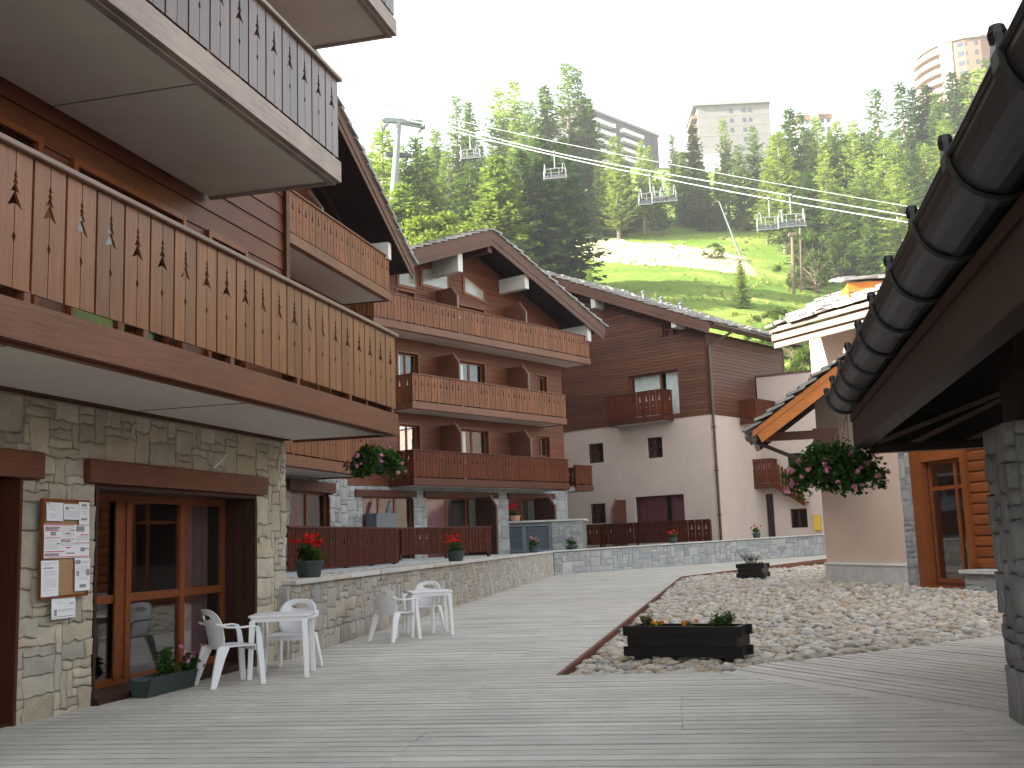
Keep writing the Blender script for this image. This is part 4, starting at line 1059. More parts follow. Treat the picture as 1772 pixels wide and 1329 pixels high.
mb.hexa(c + [FW2.P(-.2, -.34, zf2(0)), FW2.P(20.5, -.34, zf2(20.5)), FW2.P(20.5, -.04, zf2(20.5)), FW2.P(-.2, -.04, zf2(0))]); mb.build('core', 'mortar_dark', W2)
mb = MB()
stones(mb, FW2, -.04, 0, 20.5, -.02, .97, (), .14, 62, 0, 5)
mb.v = [(x, y, z + .0175 * max(0, (x - 1.58) * FW2.d.x + (y - 47.74) * FW2.d.y)) for x, y, z in mb.v]
mb.build('stonework', 'stone_grey', W2, smooth=True)
caps(FW2, -.25, 20.5, -.42, .06, lambda u: zf2(u) + .005, 6, W2)
FVb = Frame(0, 49.5, 100)
V = thing('louvred_enclosure', 'stone enclosure with two grey louvred doors in front of the middle chalet', 'enclosure', FVb.P(.9, 0, .97))
vh = [(-.85, .27, 1.1, 2.2), (.36, 1.5, 1.1, 2.2)]
mb = MB(); wall(mb, FVb, -1.25, 3.0, .9, 2.36, vh, -1.6, -.04); mb.build('core', 'mortar_dark', V)
mb = MB(); stones(mb, FVb, -.04, -1.25, 3.0, .95, 2.36, [(-.95, 1.6, 1.0, 2.3)], .14, 64)
mb.build('stonework', 'stone_grey', V, smooth=True)
mb = MB(); mb.box(FVb, -1.35, 3.1, -1.65, .08, 2.36, 2.44); mb.build('coping', 'cap_stone', V, bevel=.01)
for a, b, c, d in vh:
    mb = MB(); mb.box(FVb, a - .05, a + .04, -.1, .03, c - .05, d + .05); mb.box(FVb, b - .04, b + .05, -.1, .03, c - .05, d + .05); mb.box(FVb, a + .04, b - .04, -.1, .027, c - .05, c + .03); mb.box(FVb, a + .04, b - .04, -.1, .027, d - .03, d + .05)
    for k in range(11):
        z = c + .05 + k * (d - c - .1) / 11
        mb.prism_u(FVb, [(-.08, z + .07), (-.07, z + .085), (.015, z + .02), (.01, z)], a + .04, b - .04)
    mb.build('louvre', 'louvre_metal', V)

# ------------------------------------------------------------------ white tables and chairs
def make_chair(name, label):
    t = thing(name, label, 'chair', (0, 0, 0), 'white plastic chairs on the deck')
    # facing +Y.  seat
    mb = MB(); n = 12; vs = []
    def seatz(x, y): return .425 - .018 * math.cos(x / .24 * 1.5) + (.012 if y > .17 else 0) - .02 * (y < -.18)
    for top in (0, 1):
        for j in range(n + 1):
            for i in range(n + 1):
                a, b = i / n * 2 - 1, j / n * 2 - 1
                rx = .235 * (1 - .06 * (b < 0) * -b); y = .225 * b; x = rx * a
                if abs(a) > .8 and abs(b) > .8: x *= .97; y *= .97
                z = .425 - .016 * (1 - a * a) + .0 - .03 * max(0, b - .75) * 4 * .5
                vs.append((x, y, z + (.014 if top else 0)))
    N = (n + 1) ** 2; fs = []
    for j in range(n):
        for i in range(n):
            q = (j * (n + 1) + i, j * (n + 1) + i + 1, (j + 1) * (n + 1) + i + 1, (j + 1) * (n + 1) + i)
            fs += [tuple(k + N for k in q), q[::-1]]
    per = [i for i in range(n)] + [j * (n + 1) + n for j in range(n)] + [n * (n + 1) + i for i in range(n, 0, -1)] + [j * (n + 1) for j in range(n, 0, -1)]
    for k in range(len(per)): a, b = per[k], per[(k + 1) % len(per)]; fs.append((a, b, b + N, a + N))
    mb.add(vs, fs)
    for y in (.21,): mb.prism_u(WORLD, [(y - .01, .37), (y + .02, .37), (y + .02, .43), (y - .01, .43)], -.2, .2)
    mb.build('seat', 'white_plastic', t, smooth=False)
    # backrest shell with an oval grip hole
    mb = MB(); S, K = 48, 7; hole = (0, .752, .105, .030)
    def outer(a):
        c, s_ = math.cos(a), math.sin(a)
        x = .245 * math.copysign(abs(c) ** .62, c); z = .64 + (.205 if s_ > 0 else .24) * math.copysign(abs(s_) ** (.85 if s_ > 0 else .35), s_)
        if s_ < 0: x *= 1 - .16 * min(1, (-s_))
        return x, z
    V = []
    for side in (0, 1):
        for k in range(K + 1):
            f = (k / K)
            for i in range(S):
                a = 2 * math.pi * i / S; xo, zo = outer(a); xi, zi = hole[0] + hole[2] * math.cos(a), hole[1] + hole[3] * math.sin(a)
                x, z = xi + (xo - xi) * f, zi + (zo - zi) * f
                y = -.20 - (z - .43) * .24 + 1.15 * x * x - .012 * (1 if f in (0, 1) else 0)
                V.append((x, y - (.011 if side else 0), z))
    M_ = (K + 1) * S; fs = []
    for k in range(K):
        for i in range(S):
            q = (k * S + i, k * S + (i + 1) % S, (k + 1) * S + (i + 1) % S, (k + 1) * S + i); fs += [q, tuple(M_ + r for r in q[::-1])]
    for k in (0, K):
        for i in range(S): fs.append((k * S + i, k * S + (i + 1) % S, M_ + k * S + (i + 1) % S, M_ + k * S + i))
    mb.add(V, fs); mb.build('backrest', 'white_plastic', t, smooth=True)
    for sx in (-1, 1):
        # armrest: flat strap sweeping from the back forward and turning down into the front leg
        pts = [(sx * .225, -.285, .70), (sx * .262, -.16, .655), (sx * .278, .0, .645), (sx * .282, .14, .650), (sx * .280, .20, .635)]
        mb = MB(); vs = []
        for x, y, z in pts:
            for dx, dz in ((-.026, 0), (.026, 0), (.022, -.022), (-.022, -.022)): vs.append((x + dx, y, z + dz))
        mb.add(vs, [(a * 4 + b, a * 4 + (b + 1) % 4, a * 4 + 4 + (b + 1) % 4, a * 4 + 4 + b) for a in range(4) for b in range(4)] + [(3, 2, 1, 0), (16, 17, 18, 19)])
        mb.build('armrest', 'white_plastic', t, bevel=.006)
        # front leg runs up to the armrest, rear leg flares backwards
        def leg(pts):
            mb = MB(); vs = []
            for x, y, z, wx, wy in pts:
                for dx, dy in ((-wx, -wy), (wx, -wy), (wx, wy), (-wx, wy)): vs.append((x + dx, y + dy, z))
            m_ = len(pts) - 1
            mb.add(vs, [(a * 4 + b, a * 4 + (b + 1) % 4, a * 4 + 4 + (b + 1) % 4, a * 4 + 4 + b) for a in range(m_) for b in range(4)] + [(3, 2, 1, 0), tuple(m_ * 4 + q for q in range(4))])
            mb.build('leg', 'white_plastic', t, bevel=.006)
        leg([(sx * .272, .265, 0, .022, .030), (sx * .255, .235, .38, .020, .036), (sx * .268, .215, .55, .016, .028), (sx * .280, .190, .632, .016, .024)])
        leg([(sx * .268, -.315, 0, .020, .034), (sx * .235, -.225, .30, .020, .055), (sx * .222, -.18, .425, .018, .070)])
    return t
def make_table(name, label):
    t = thing(name, label, 'table', (0, 0, 0), 'white plastic tables on the deck')
    mb = MB(); r, h = .055, .35; ring = []
    for cx, cy, a0 in ((h - r, h - r, 0), (-h + r, h - r, 90), (-h + r, -h + r, 180), (h - r, -h + r, 270)):
        for k in range(5): a = R(a0 + k * 22.5); ring.append((cx + r * math.cos(a), cy + r * math.sin(a)))
    mb.flat(ring, .698, .722); mb.flat([(x * .93, y * .93) for x, y in ring], .645, .6985)
    mb.build('tabletop', 'white_plastic', t, bevel=.006)
    for sx in (-1, 1):
        for sy in (-1, 1):
            mb = MB(); pts = [(.325, 0, .026), (.312, .35, .028), (.298, .66, .034)]; vs = []
            for q, z, w_ in pts:
                for dx, dy in ((-w_, -w_), (w_, -w_), (w_, w_), (-w_, w_)): vs.append((sx * q + dx, sy * q + dy, z))
            mb.add(vs, [(a * 4 + b, a * 4 + (b + 1) % 4, a * 4 + 4 + (b + 1) % 4, a * 4 + 4 + b) for a in range(2) for b in range(4)] + [(3, 2, 1, 0), (8, 9, 10, 11)])
            mb.build('leg', 'white_plastic', t, bevel=.008)
    return t
ch0 = make_chair('garden_chair', 'white plastic armchair nearest the glazed door, turned side-on to its table')
def put(o, x, y, heading, label=None, z=.0):
    o.location = (x, y, z); o.rotation_euler = (0, 0, -R(heading))
    if label: o['label'] = label
    return o
protos = copy_tree(ch0), copy_tree(ch0), copy_tree(ch0)
put(ch0, -3.27, 12.33, 52)
put(protos[0], -2.84, 13.62, 186, 'white plastic armchair behind the nearer table, facing the camera')
put(protos[1], -1.98, 17.28, 40, 'white plastic armchair seen side-on beside the farther table')
put(protos[2], -1.66, 18.75, 196, 'white plastic armchair behind the farther table, its back to the low stone wall')
tb0 = make_table('garden_table', 'square white plastic table nearest the stone chalet')
tb1 = copy_tree(tb0)
put(tb0, -2.83, 12.98, -4); put(tb1, -1.50, 18.08, -12, 'square white plastic table farther along the low stone wall')

# ------------------------------------------------------------------ notice board and its papers
nb = thing('notice_board', 'cork notice board in a thin orange frame on the stone wall beside the door', 'notice board', FA.P(-.55, .04, 1.09))
bx = lambda px: -.9 + (px - 125) / 420 * .7
bz = lambda py: 2.02 - (py - 110) / 910 * .93
mb = MB(); mb.box(FA, -.875, -.225, .03, .045, 1.115, 1.995); mb.build('cork_panel', 'cork', nb)
mb = MB(); mb.box(FA, -.9, -.875, .03, .06, 1.09, 2.02); mb.box(FA, -.225, -.2, .03, .06, 1.09, 2.02); mb.box(FA, -.875, -.225, .03, .058, 1.995, 2.02); mb.box(FA, -.875, -.225, .03, .058, 1.09, 1.115); mb.build('frame', 'frame_wood', nb)
def paper(label, box, lines, o=.062):
    x0, y0, x1, y1 = box
    t = thing('paper_notice', label, 'notice', FA.P(bx((x0 + x1) / 2), o, bz((y0 + y1) / 2)), 'papers pinned to the notice board')
    mb = MB(); a, b, c, d = bx(x0), bx(x1), bz(y1), bz(y0)
    n = 6; vs = []
    for k in range(n + 1):
        f = k / n; z = c + (d - c) * f; bul = .006 * math.sin(f * 3.1) + .01 * (1 - f) ** 3
        vs += [FA.P(a, o + bul, z), FA.P(b, o + bul * .6, z), FA.P(b, o + bul * .6 - .0015, z), FA.P(a, o + bul - .0015, z)]
    mb.add(vs, [(q * 4 + r, q * 4 + (r + 1) % 4, q * 4 + 4 + (r + 1) % 4, q * 4 + 4 + r) for q in range(n) for r in range(4)] + [(3, 2, 1, 0), tuple(n * 4 + r for r in range(4))])
    mb.build('sheet', 'paper', t)
    by = {}
    for (m_, lx0, ly0, lx1, ly1) in lines: by.setdefault(m_, []).append((lx0, ly0, lx1, ly1))
    for m_, ls in by.items():
        q = MB()
        for lx0, ly0, lx1, ly1 in ls:
            fz = ((bz(ly0) + bz(ly1)) / 2 - c) / (d - c); bul = .006 * math.sin(fz * 3.1) + .01 * (1 - fz) ** 3
            q.box(FA, bx(lx0), bx(lx1), o + bul * .6, o + bul + .0022, bz(ly1), bz(ly0))
        q.build('print', m_, t)
def textlines(x0, y0, x1, y1, n, m_='ink_grey', sd=1):
    r = random.Random(sd); out = []
    for k in range(n):
        y = y0 + (y1 - y0) * k / n; x = x0
        while x < x1 - 8:
            w_ = r.uniform(8, 26); e = min(x + w_, x1); out.append((m_, x, y, e, y + 3.2)); x = e + 4
            if r.random() < .08: break
    return out
paper('small typed notice at the top left of the notice board', (150, 145, 296, 315), textlines(165, 175, 275, 225, 3, 'ink_grey', 1) + textlines(172, 248, 230, 300, 3, 'ink_grey', 2) + [('photo_dark', 155, 150, 172, 165)])
paper('small notice with a little emblem, top middle of the notice board', (300, 155, 435, 300), [('photo_dark', 316, 182, 340, 208)] + textlines(345, 182, 415, 205, 2, 'ink_grey', 3) + textlines(316, 225, 420, 290, 4, 'ink_grey', 4))
paper('narrow notice with two dark pictures at the top right of the board', (437, 130, 536, 345), [('photo_dark', 462, 150, 508, 172), ('photo_dark', 454, 284, 512, 304)] + textlines(450, 185, 520, 200, 2, 'ink_grey', 5) + textlines(465, 220, 510, 260, 2, 'ink_grey', 6))
paper('wide poster with red rules and small grey pictures across the notice board', (135, 345, 540, 655),
      [('ink_red', 140, 347, 400, 354), ('ink_red', 415, 347, 535, 352), ('photo_dark', 145, 368, 250, 396), ('ink_red', 145, 400, 270, 408), ('ink_red', 250, 370, 272, 384), ('photo_dark', 418, 362, 490, 412), ('ink_red', 365, 395, 405, 405), ('photo_dark', 192, 415, 235, 448), ('ink_red', 322, 426, 365, 434), ('ink_red', 455, 438, 530, 446), ('ink_red', 140, 466, 272, 472), ('ink_red', 280, 478, 402, 484), ('photo_dark', 278, 490, 365, 506), ('ink_red', 245, 518, 270, 528), ('ink_red', 420, 517, 536, 522), ('ink_red', 325, 556, 365, 566), ('photo_dark', 458, 562, 495, 598), ('ink_red', 500, 570, 536, 578), ('ink_red', 140, 592, 312, 600), ('photo_dark', 140, 612, 262, 634), ('photo_dark', 328, 608, 400, 620), ('ink_red', 150, 642, 530, 647)]
      + textlines(150, 480, 260, 580, 6, 'ink_grey', 7) + textlines(290, 365, 400, 470, 6, 'ink_grey', 8) + textlines(420, 455, 530, 510, 4, 'ink_grey', 9) + textlines(285, 515, 440, 550, 3, 'ink_grey', 10))
paper('tall typed notice at the lower left of the notice board', (120, 675, 270, 1000), [('photo_dark', 140, 738, 222, 748)] + textlines(140, 700, 255, 730, 2, 'ink_grey', 11) + textlines(140, 770, 250, 960, 11, 'ink_grey', 12))
paper('tall notice with small dark pictures at the lower right of the board', (412, 660, 552, 970), [('photo_dark', 418, 680, 462, 718), ('photo_dark', 515, 770, 545, 828), ('photo_dark', 425, 785, 445, 830), ('photo_dark', 455, 910, 512, 940)] + textlines(468, 690, 540, 715, 3, 'ink_grey', 13) + textlines(430, 740, 530, 880, 8, 'ink_grey', 14))
paper('single sheet with a yellow heading taped below the notice board', (232, 980, 442, 1210), [('ink_yellow', 292, 1008, 370, 1022), ('ink', 240, 1190, 420, 1194), ('photo_dark', 252, 1125, 275, 1180)] + textlines(285, 1060, 380, 1085, 2, 'ink_grey', 15) + textlines(290, 1125, 420, 1160, 3, 'ink_grey', 16) + [('ink_grey', 390, 1072, 425, 1085)], o=.04)

# ------------------------------------------------------------------ pots, planters, baskets
def flower_pot(label, loc, pot='pot_dark', petals='petal_red', nb_=12, s=1.0, low=False, seed=1, fol='leaves_pot', grp='flower pots on the stone walls'):
    rnd = random.Random(seed); t = thing('flower_pot', label, 'flower pot', loc, grp); L = Vector(loc)
    mb = MB(); h = .17 if low else .25
    mb.lathe([(.135 * s, 0), (.15 * s, .02), (.185 * s, h - .03), (.205 * s, h - .03), (.205 * s, h), (.18 * s, h), (.17 * s, h - .04)], 20, L)
    mb.build('pot', pot, t, smooth=False)
    mb = MB(); 
    for k in range(9): 
        a = rnd.uniform(0, 6.3); r = rnd.uniform(0, .13) * s
        leaf_cluster(mb, L + Vector((r * math.cos(a), r * math.sin(a), h + rnd.uniform(.04, .15) * s)), .13 * s, 26, .075, rnd, shell=.2)
    for k in range(16):
        a = rnd.uniform(0, 6.3); r0 = rnd.uniform(.02, .12) * s; r1 = r0 + rnd.uniform(.02, .12) * s
        mb.tube([L + Vector((r0 * math.cos(a), r0 * math.sin(a), h)), L + Vector((r1 * math.cos(a), r1 * math.sin(a), h + rnd.uniform(.15, .3) * s))], .004, 4)
    mb.build('foliage', fol, t, fixn=False)
    for k in range(nb_):
        a = rnd.uniform(0, 6.3); r = rnd.uniform(.03, .24) * s
        b = MB(); blossom(b, L + Vector((r * math.cos(a), r * math.sin(a), h + rnd.uniform(.16, .34) * s)), .036 * s, rnd); b.build('blossom', petals, t, fixn=False)
    return t
zc_ = 1.047
flower_pot('dark pot of red geraniums on the wall next to the stone chalet corner', (-3.17, 16.42, zc_), nb_=16, seed=2, s=1.15)
flower_pot('dark pot of red geraniums midway along the low wall', (-1.58, 27.42, zc_), nb_=11, seed=3, s=1.2)
flower_pot('small pot of pink flowers on the wall before the louvred doors', (.62, 43.1, zc_), petals='petal_pink', nb_=12, seed=4, s=1.1)
def onw2(u): return FW2.P(u, -.19, zf2(u) + .067)
flower_pot('low bowl of green plants with no flowers at the bend of the low wall', onw2(1.1), nb_=2, petals='petal_pink', low=True, s=1.5, seed=5)
flower_pot('small pot of coral flowers on the far wall before the long dark fence', onw2(6.94), nb_=12, petals='petal_red', seed=6, s=1.1)
flower_pot('small pot of red flowers on the far wall right of the drainpipe', onw2(12.37), nb_=11, petals='petal_red', seed=7, s=1.1)
flower_pot('terracotta pot of red geraniums on top of the louvred stone enclosure', FVb.P(-.17, -.25, 2.445), 'terracotta', nb_=16, seed=8, s=1.6)

def basket(label, c, rad, hooks, seed, n=1500, petals=70):
    rnd = random.Random(seed); c = Vector(c); t = thing('hanging_basket', label, 'hanging basket', c, 'hanging flower baskets')
    mb = MB(); mb.lathe([(.04, -.13), (.10, -.12), (.15, -.05), (.17, .02), (.15, .02), (.1, 0)], 18, c); mb.build('bowl', 'pot_dark', t, smooth=True)
    mb = MB()
    for k in range(44):
        a = rnd.uniform(0, 6.3); r = rad * math.sqrt(rnd.random()) * .72
        p_ = c + Vector((r * math.cos(a), r * math.sin(a), rnd.uniform(-.16, .42) * rad - .3 * r * r / rad))
        leaf_cluster(mb, p_, .16 * rad / .5 * rnd.uniform(.7, 1.2), int(n / 44), .062, rnd, shell=.15)
    for k in range(22):
        a = rnd.uniform(0, 6.3); prev = c + Vector((.15 * math.cos(a), .15 * math.sin(a), .03)); pts = [prev]
        for q in range(1, 6):
            r = .15 + (rad * rnd.uniform(.85, 1.1) - .15) * q / 5; pts.append(c + Vector((r * math.cos(a + q * .05), r * math.sin(a + q * .05), .12 - .45 * rad * (q / 5) ** 2 * rnd.uniform(.6, 1.5))))
        mb.tube(pts, .004, 4)
        for q in pts[1:]: leaf_cluster(mb, q, .05, 8, .055, rnd)
    mb.build('foliage', 'leaves_basket', t, fixn=False)
    for k in range(petals):
        a = rnd.uniform(0, 6.3); r = rad * rnd.uniform(.35, 1.1)
        b = MB(); blossom(b, c + Vector((r * math.cos(a), r * math.sin(a), .30 * rad * rnd.uniform(.2, 1) - .75 * r * r / rad * rnd.uniform(.35, 1) + .1)), rnd.uniform(.022, .036), rnd, 7); b.build('blossom', 'petal_pink', t, fixn=False)
    mb = MB()
    for k, a in enumerate((0.3, 2.4, 4.5)): mb.tube([c + Vector((.2 * math.cos(a), .2 * math.sin(a), .04)), Vector(hooks)], .005, 5)
    mb.tube([Vector(hooks), Vector(hooks) + Vector((0, 0, .05))], .008, 5); mb.build('hanger', 'string', t)
    return t
cl = FA.P(4.15, 1.50, 2.62)
basket('hanging basket of pink flowers under the corner of the left balcony', at(650, 800, 14.5), .40, FA.P(4.30, 1.50, 2.94), 21, 2400, 34)
basket('large hanging basket of pink flowers below the end of the black gutter', at(1446, 815, 12.6), .58, gc(.02) + Vector((0, 0, -.24)), 22, 4600, 80)

def box_planter(label, c, heading, L, Wd, H, seed, z0=.0, plants=()):
    t = thing('planter_box', label, 'planter', (c[0], c[1], z0)); Fp = Frame(c[0], c[1], heading, z0)
    mb = MB(); th = .045; nb2 = 3; hb = (H + .04) / nb2
    for k in range(nb2):
        a, b = .02 + k * hb + .0015, .02 + (k + 1) * hb - .0015; ex = .055 if k % 2 == 0 else -.0
        ey = .055 if k % 2 else 0.0
        mb.box(Fp, -L / 2 - ex, L / 2 + ex, Wd / 2 - th, Wd / 2, a, b); mb.box(Fp, -L / 2 - ex, L / 2 + ex, -Wd / 2, -Wd / 2 + th, a, b)
        mb.box(Fp, L / 2 - th - .002, L / 2 - .002, -Wd / 2 + th - (ey and ey + th - .001), Wd / 2 - th + (ey and ey + th - .001), a + .001, b - .001); mb.box(Fp, -L / 2 + .002, -L / 2 + th + .002, -Wd / 2 + th, Wd / 2 - th, a + .001, b - .001)
    mb.box(Fp, -L / 2 + th, L / 2 - th, -Wd / 2 + th, Wd / 2 - th, .025, .09)
    mb.build('box', 'black_wood', t, bevel=.004)
    mb = MB(); mb.box(Fp, -L / 2 + th + .002, L / 2 - th - .002, -Wd / 2 + th + .002, Wd / 2 - th - .002, .09, H - .02); mb.build('soil', 'soil', t)
    for u in (-L / 2 + .12, L / 2 - .12):
        mb = MB(); mb.box(Fp, u - .05, u + .05, -Wd / 2 + .03, Wd / 2 - .03, -.10, .019); mb.build('foot', 'black_wood', t)
    rnd = random.Random(seed)
    for kind, u, o, s in plants:
        p_ = Fp.P(u, o, H + .055); mb = MB()
        if kind == 'shrub':
            for k in range(10): leaf_cluster(mb, p_ + Vector((rnd.uniform(-.1, .1), rnd.uniform(-.08, .08), rnd.uniform(.0, .1))) * s, .09 * s, 60, .035, rnd, shell=.2)
            mb.build('shrub', 'leaves_pot', t, fixn=False)
        elif kind == 'orange':
            for k in range(4): leaf_cluster(mb, p_ + Vector((rnd.uniform(-.1, .1), rnd.uniform(-.08, .08), -.02)), .07, 22, .05, rnd)
            mb.build('foliage', 'leaves_pot', t, fixn=False)
            for k in range(5):
                b = MB(); blossom(b, p_ + Vector((rnd.uniform(-.13, .13), rnd.uniform(-.1, .1), rnd.uniform(.0, .05))), .028, rnd, 8); b.build('blossom', 'petal_orange', t, fixn=False)
        else:
            for k in range(26):
                a = rnd.uniform(0, 6.3); l = rnd.uniform(.1, .26) * s; mb.tube([p_ + Vector((rnd.uniform(-.08, .08), rnd.uniform(-.06, .06), -.03)), p_ + Vector((math.cos(a) * l * .8, math.sin(a) * l * .8, l))], [.006, .002], 4)
                leaf_cluster(mb, p_ + Vector((math.cos(a) * l * .7, math.sin(a) * l * .7, l * .8)), .04, 5, .05, rnd)
            mb.build('foliage', 'dry_leaf', t, fixn=False)
    return t
box_planter('long black timber planter with orange flowers and a small shrub on the cobbles', (2.06, 13.60), 118, 1.42, .46, .33, 31, -.02, [('orange', -.33, .02, 1), ('orange', .0, .0, 1), ('shrub', .46, -.03, 1.0), ('dry', -.5, 0, .45)])
box_planter('small dark square planter with withered plants at the deck corner', (7.95, 36.9), 118, .85, .75, .42, 32, .0, [('dry', -.15, 0, 1.6), ('orange', .25, .1, 1.3), ('dry', .05, .1, 1.3)])
tr = thing('flower_trough', 'dark trough of trailing green plants in front of the glazed door', 'planter', FA.P(1.7, .16, 0))
mb = MB(); mb.prism_u(FA, [(.07, .0), (.25, .0), (.30, .2), (.27, .2), (.25, .17), (.07, .17), (.05, .2), (.03, .2)], 0.55, 1.45); mb.build('trough', 'pot_dark', tr)
rnd = random.Random(77); mb = MB()
for k in range(18): leaf_cluster(mb, FA.P(rnd.uniform(.85, 1.65), rnd.uniform(.08, .28), rnd.uniform(.14, .42)), .1, 34, .055, rnd, shell=.2)
mb.build('foliage', 'leaves_basket', tr, fixn=False)
for k in range(7):
    b = MB(); blossom(b, FA.P(rnd.uniform(.9, 1.75), rnd.uniform(.1, .32), rnd.uniform(.28, .46)), .026, rnd); b.build('blossom', 'petal_pink', tr, fixn=False)
mb = MB(); mb.hexa([FA.P(4.32, .02, 0), FA.P(4.52, .02, 0), FA.P(4.50, .07, 0), FA.P(4.32, .07, 0), FA.P(4.33, -.02, 1.02), FA.P(4.50, -.02, 1.0), FA.P(4.49, .02, 1.0), FA.P(4.33, .02, 1.03)])
tag(mb.build('slate_slab', 'stone_dark', origin=FA.P(4.4, .04, 0)), 'upright dark slate slab where the low wall meets the stone chalet', 'slab')

# ------------------------------------------------------------------ chairlift
def cable_pts(a, b, sag, n=24):
    return [a.lerp(b, k / n) - Vector((0, 0, sag * 4 * (k / n) * (1 - k / n))) for k in range(n + 1)]
pA = at(726, 196, 130); pB = at(1000, 266, 104); pC = at(1600, 377, 84)
def ext(a, b, t): return a + (b - a) * t
LC = []
for nm, pts, r, lab in (('upper', [(724, 204, 130), (955, 263, 106), (1245, 317, 94), (1600, 378, 84)], .045, 'upper of the two thick bright chairlift cables'),
                        ('lower', [(700, 206, 130), (955, 268, 106), (1245, 328, 94), (1600, 390, 84)], .045, 'lower of the two thick bright chairlift cables'),
                        ('thin', [(700, 188, 130), (955, 244, 108), (1245, 300, 98), (1610, 364, 88)], .025, 'thin cable strung above the two thick chairlift cables')):
    P = [at(*q) for q in pts]; P.append(P[-1] + (P[-1] - P[-2]) * 1.2)
    path = []
    for i in range(len(P) - 1):      # Catmull-Rom through the sag points
        a, b, c, d = P[max(i - 1, 0)], P[i], P[i + 1], P[min(i + 2, len(P) - 1)]
        for k in range(12):
            t_ = k / 12; path.append(.5 * ((2 * b) + (c - a) * t_ + (2 * a - 5 * b + 4 * c - d) * t_ ** 2 + (3 * b - a - 3 * c + d) * t_ ** 3))
    path.append(P[-1]); mb = MB(); mb.tube(path, r, 6)
    tag(mb.build('lift_cable', 'cable', origin=path[0]), lab, 'cable'); LC.append(path)
py = thing('lift_pylon', 'pale green chairlift pylon with a crossarm above the trees on the left', 'pylon', (at(690, 330, 130).x, 130, hill(at(690, 330, 130).x, 130)))
B0 = Vector(py.location); T0 = at(690, 212, 130)
mb = MB(); mb.tube([B0 - Vector((2.2, 0, 0)), T0], [.75, .36], 14); mb.build('mast', 'lift_metal', py)
Fy = Frame(T0.x, T0.y, 75, T0.z)
mb = MB(); mb.box(Fy, -2.0, 3.0, -.3, .3, -.1, .45); mb.tube([Fy.P(-2.2, 0, .2), Fy.P(3.4, 0, -.5)], .2, 8); mb.build('crossarm', 'lift_metal', py)
mb = MB(); mb.tube([Fy.P(-1.4, 0, .4), Fy.P(-1.7, 0, 3.6)], .09, 6); mb.tube([Fy.P(2.4, 0, .4), Fy.P(2.2, 0, 2.4)], .08, 6); mb.tube([Fy.P(-1.6, 0, 2.2), Fy.P(2.3, 0, 1.7)], .06, 6); mb.tube([Fy.P(0, 0, .4), Fy.P(2.3, 0, 2.0)], .05, 6); mb.build('lifting_frame', 'lift_metal', py)
for u in (-1.9, 2.8):
    for k in range(4):
        mb = MB(); q = Fy.P(u + k * .1, -1.2 + k * .8, -.55 - k * .05); mb.tube([q - Fy.d * .08, q + Fy.d * .08], .3, 12); mb.build('sheave', 'lift_pad', py)
mb = MB(); mb.box(Fy, -1.6, 1.6, -1.0, -.55, -4.3, -3.8); mb.build('platform', 'lift_pad', py)
def lift_chair(label):
    t = thing('lift_chair', label, 'chairlift chair', (0, 0, 0), 'chairs hanging from the lift cables'); W_ = 1.15
    mb = MB(); mb.tube([(0, 0, .05), (0, 0, -.3), (0, .12, -1.0), (0, .1, -1.7)], .06, 8); mb.box(WORLD, -.12, .12, -.2, .2, -.1, .12); mb.build('hanger', 'lift_metal', t)
    mb = MB(); mb.tube([(-W_, .1, -1.9), (-W_ * .8, .1, -1.72), (0, .1, -1.66), (W_ * .8, .1, -1.72), (W_, .1, -1.9)], .05, 8)
    for sx in (-1, 1):
        mb.tube([(sx * W_, .1, -1.9), (sx * W_, .06, -2.6), (sx * W_, -.05, -2.95), (sx * W_, -.6, -2.98)], .045, 8); mb.tube([(sx * W_ * .35, .1, -1.68), (sx * W_ * .35, .06, -2.9)], .035, 6)
    mb.tube([(-W_, -.05, -2.95), (W_, -.05, -2.95)], .04, 6); mb.tube([(-W_, -.6, -2.98), (W_, -.6, -2.98)], .035, 6); mb.build('frame', 'lift_metal', t)
    mb = MB()
    for sx in (-1, 1): mb.tube([(sx * W_ * .95, .05, -2.5), (sx * W_ * .95, -.05, -1.75), (sx * W_ * .9, -.30, -1.35), (sx * W_ * .82, -.62, -1.45), (sx * W_ * .78, -.82, -1.9), (sx * W_ * .75, -.85, -2.45)], .04, 8)
    mb.tube([(-W_ * .75, -.8, -2.45), (W_ * .75, -.8, -2.45)], .03, 6); mb.build('safety_bar', 'lift_metal', t)
    for k in range(4):
        x = -W_ + .08 + k * (2 * W_ - .1) / 4
        mb = MB(); mb.box(WORLD, x, x + .48, -.6, -.05, -2.94, -2.86); mb.build('seat', 'lift_pad', t, bevel=.02)
        mb = MB(); mb.box(WORLD, x, x + .48, .04, .10, -2.80, -2.35); mb.build('backrest', 'lift_pad', t, bevel=.02)
    return t
lc0 = lift_chair('lift chair in the middle of the span, before the darkest spruces')
def on_path(path, px):
    best = min(path, key=lambda p_: abs((CX + F_PX * ((p_ - Vector((0, 0, EYE))).dot(_r)) / ((p_ - Vector((0, 0, EYE))).dot(_fw))) - px)); return best
def dense(path):
    out = []
    for a, b in zip(path, path[1:]): out += [a.lerp(b, k / 12) for k in range(12)]
    return out
DU, DL = dense(LC[0]), dense(LC[1])
lab = ['', 'lift chair at the left end of the span, nearest the pylon', 'left one of two lift chairs that hang side by side near mid span', 'right one of two lift chairs that hang side by side near mid span',
       'left one of the two lift chairs hanging before the tall right-hand forest', 'right one of the two lift chairs hanging before the tall right-hand forest', 'lift chair half hidden beside the edge of the black gutter']
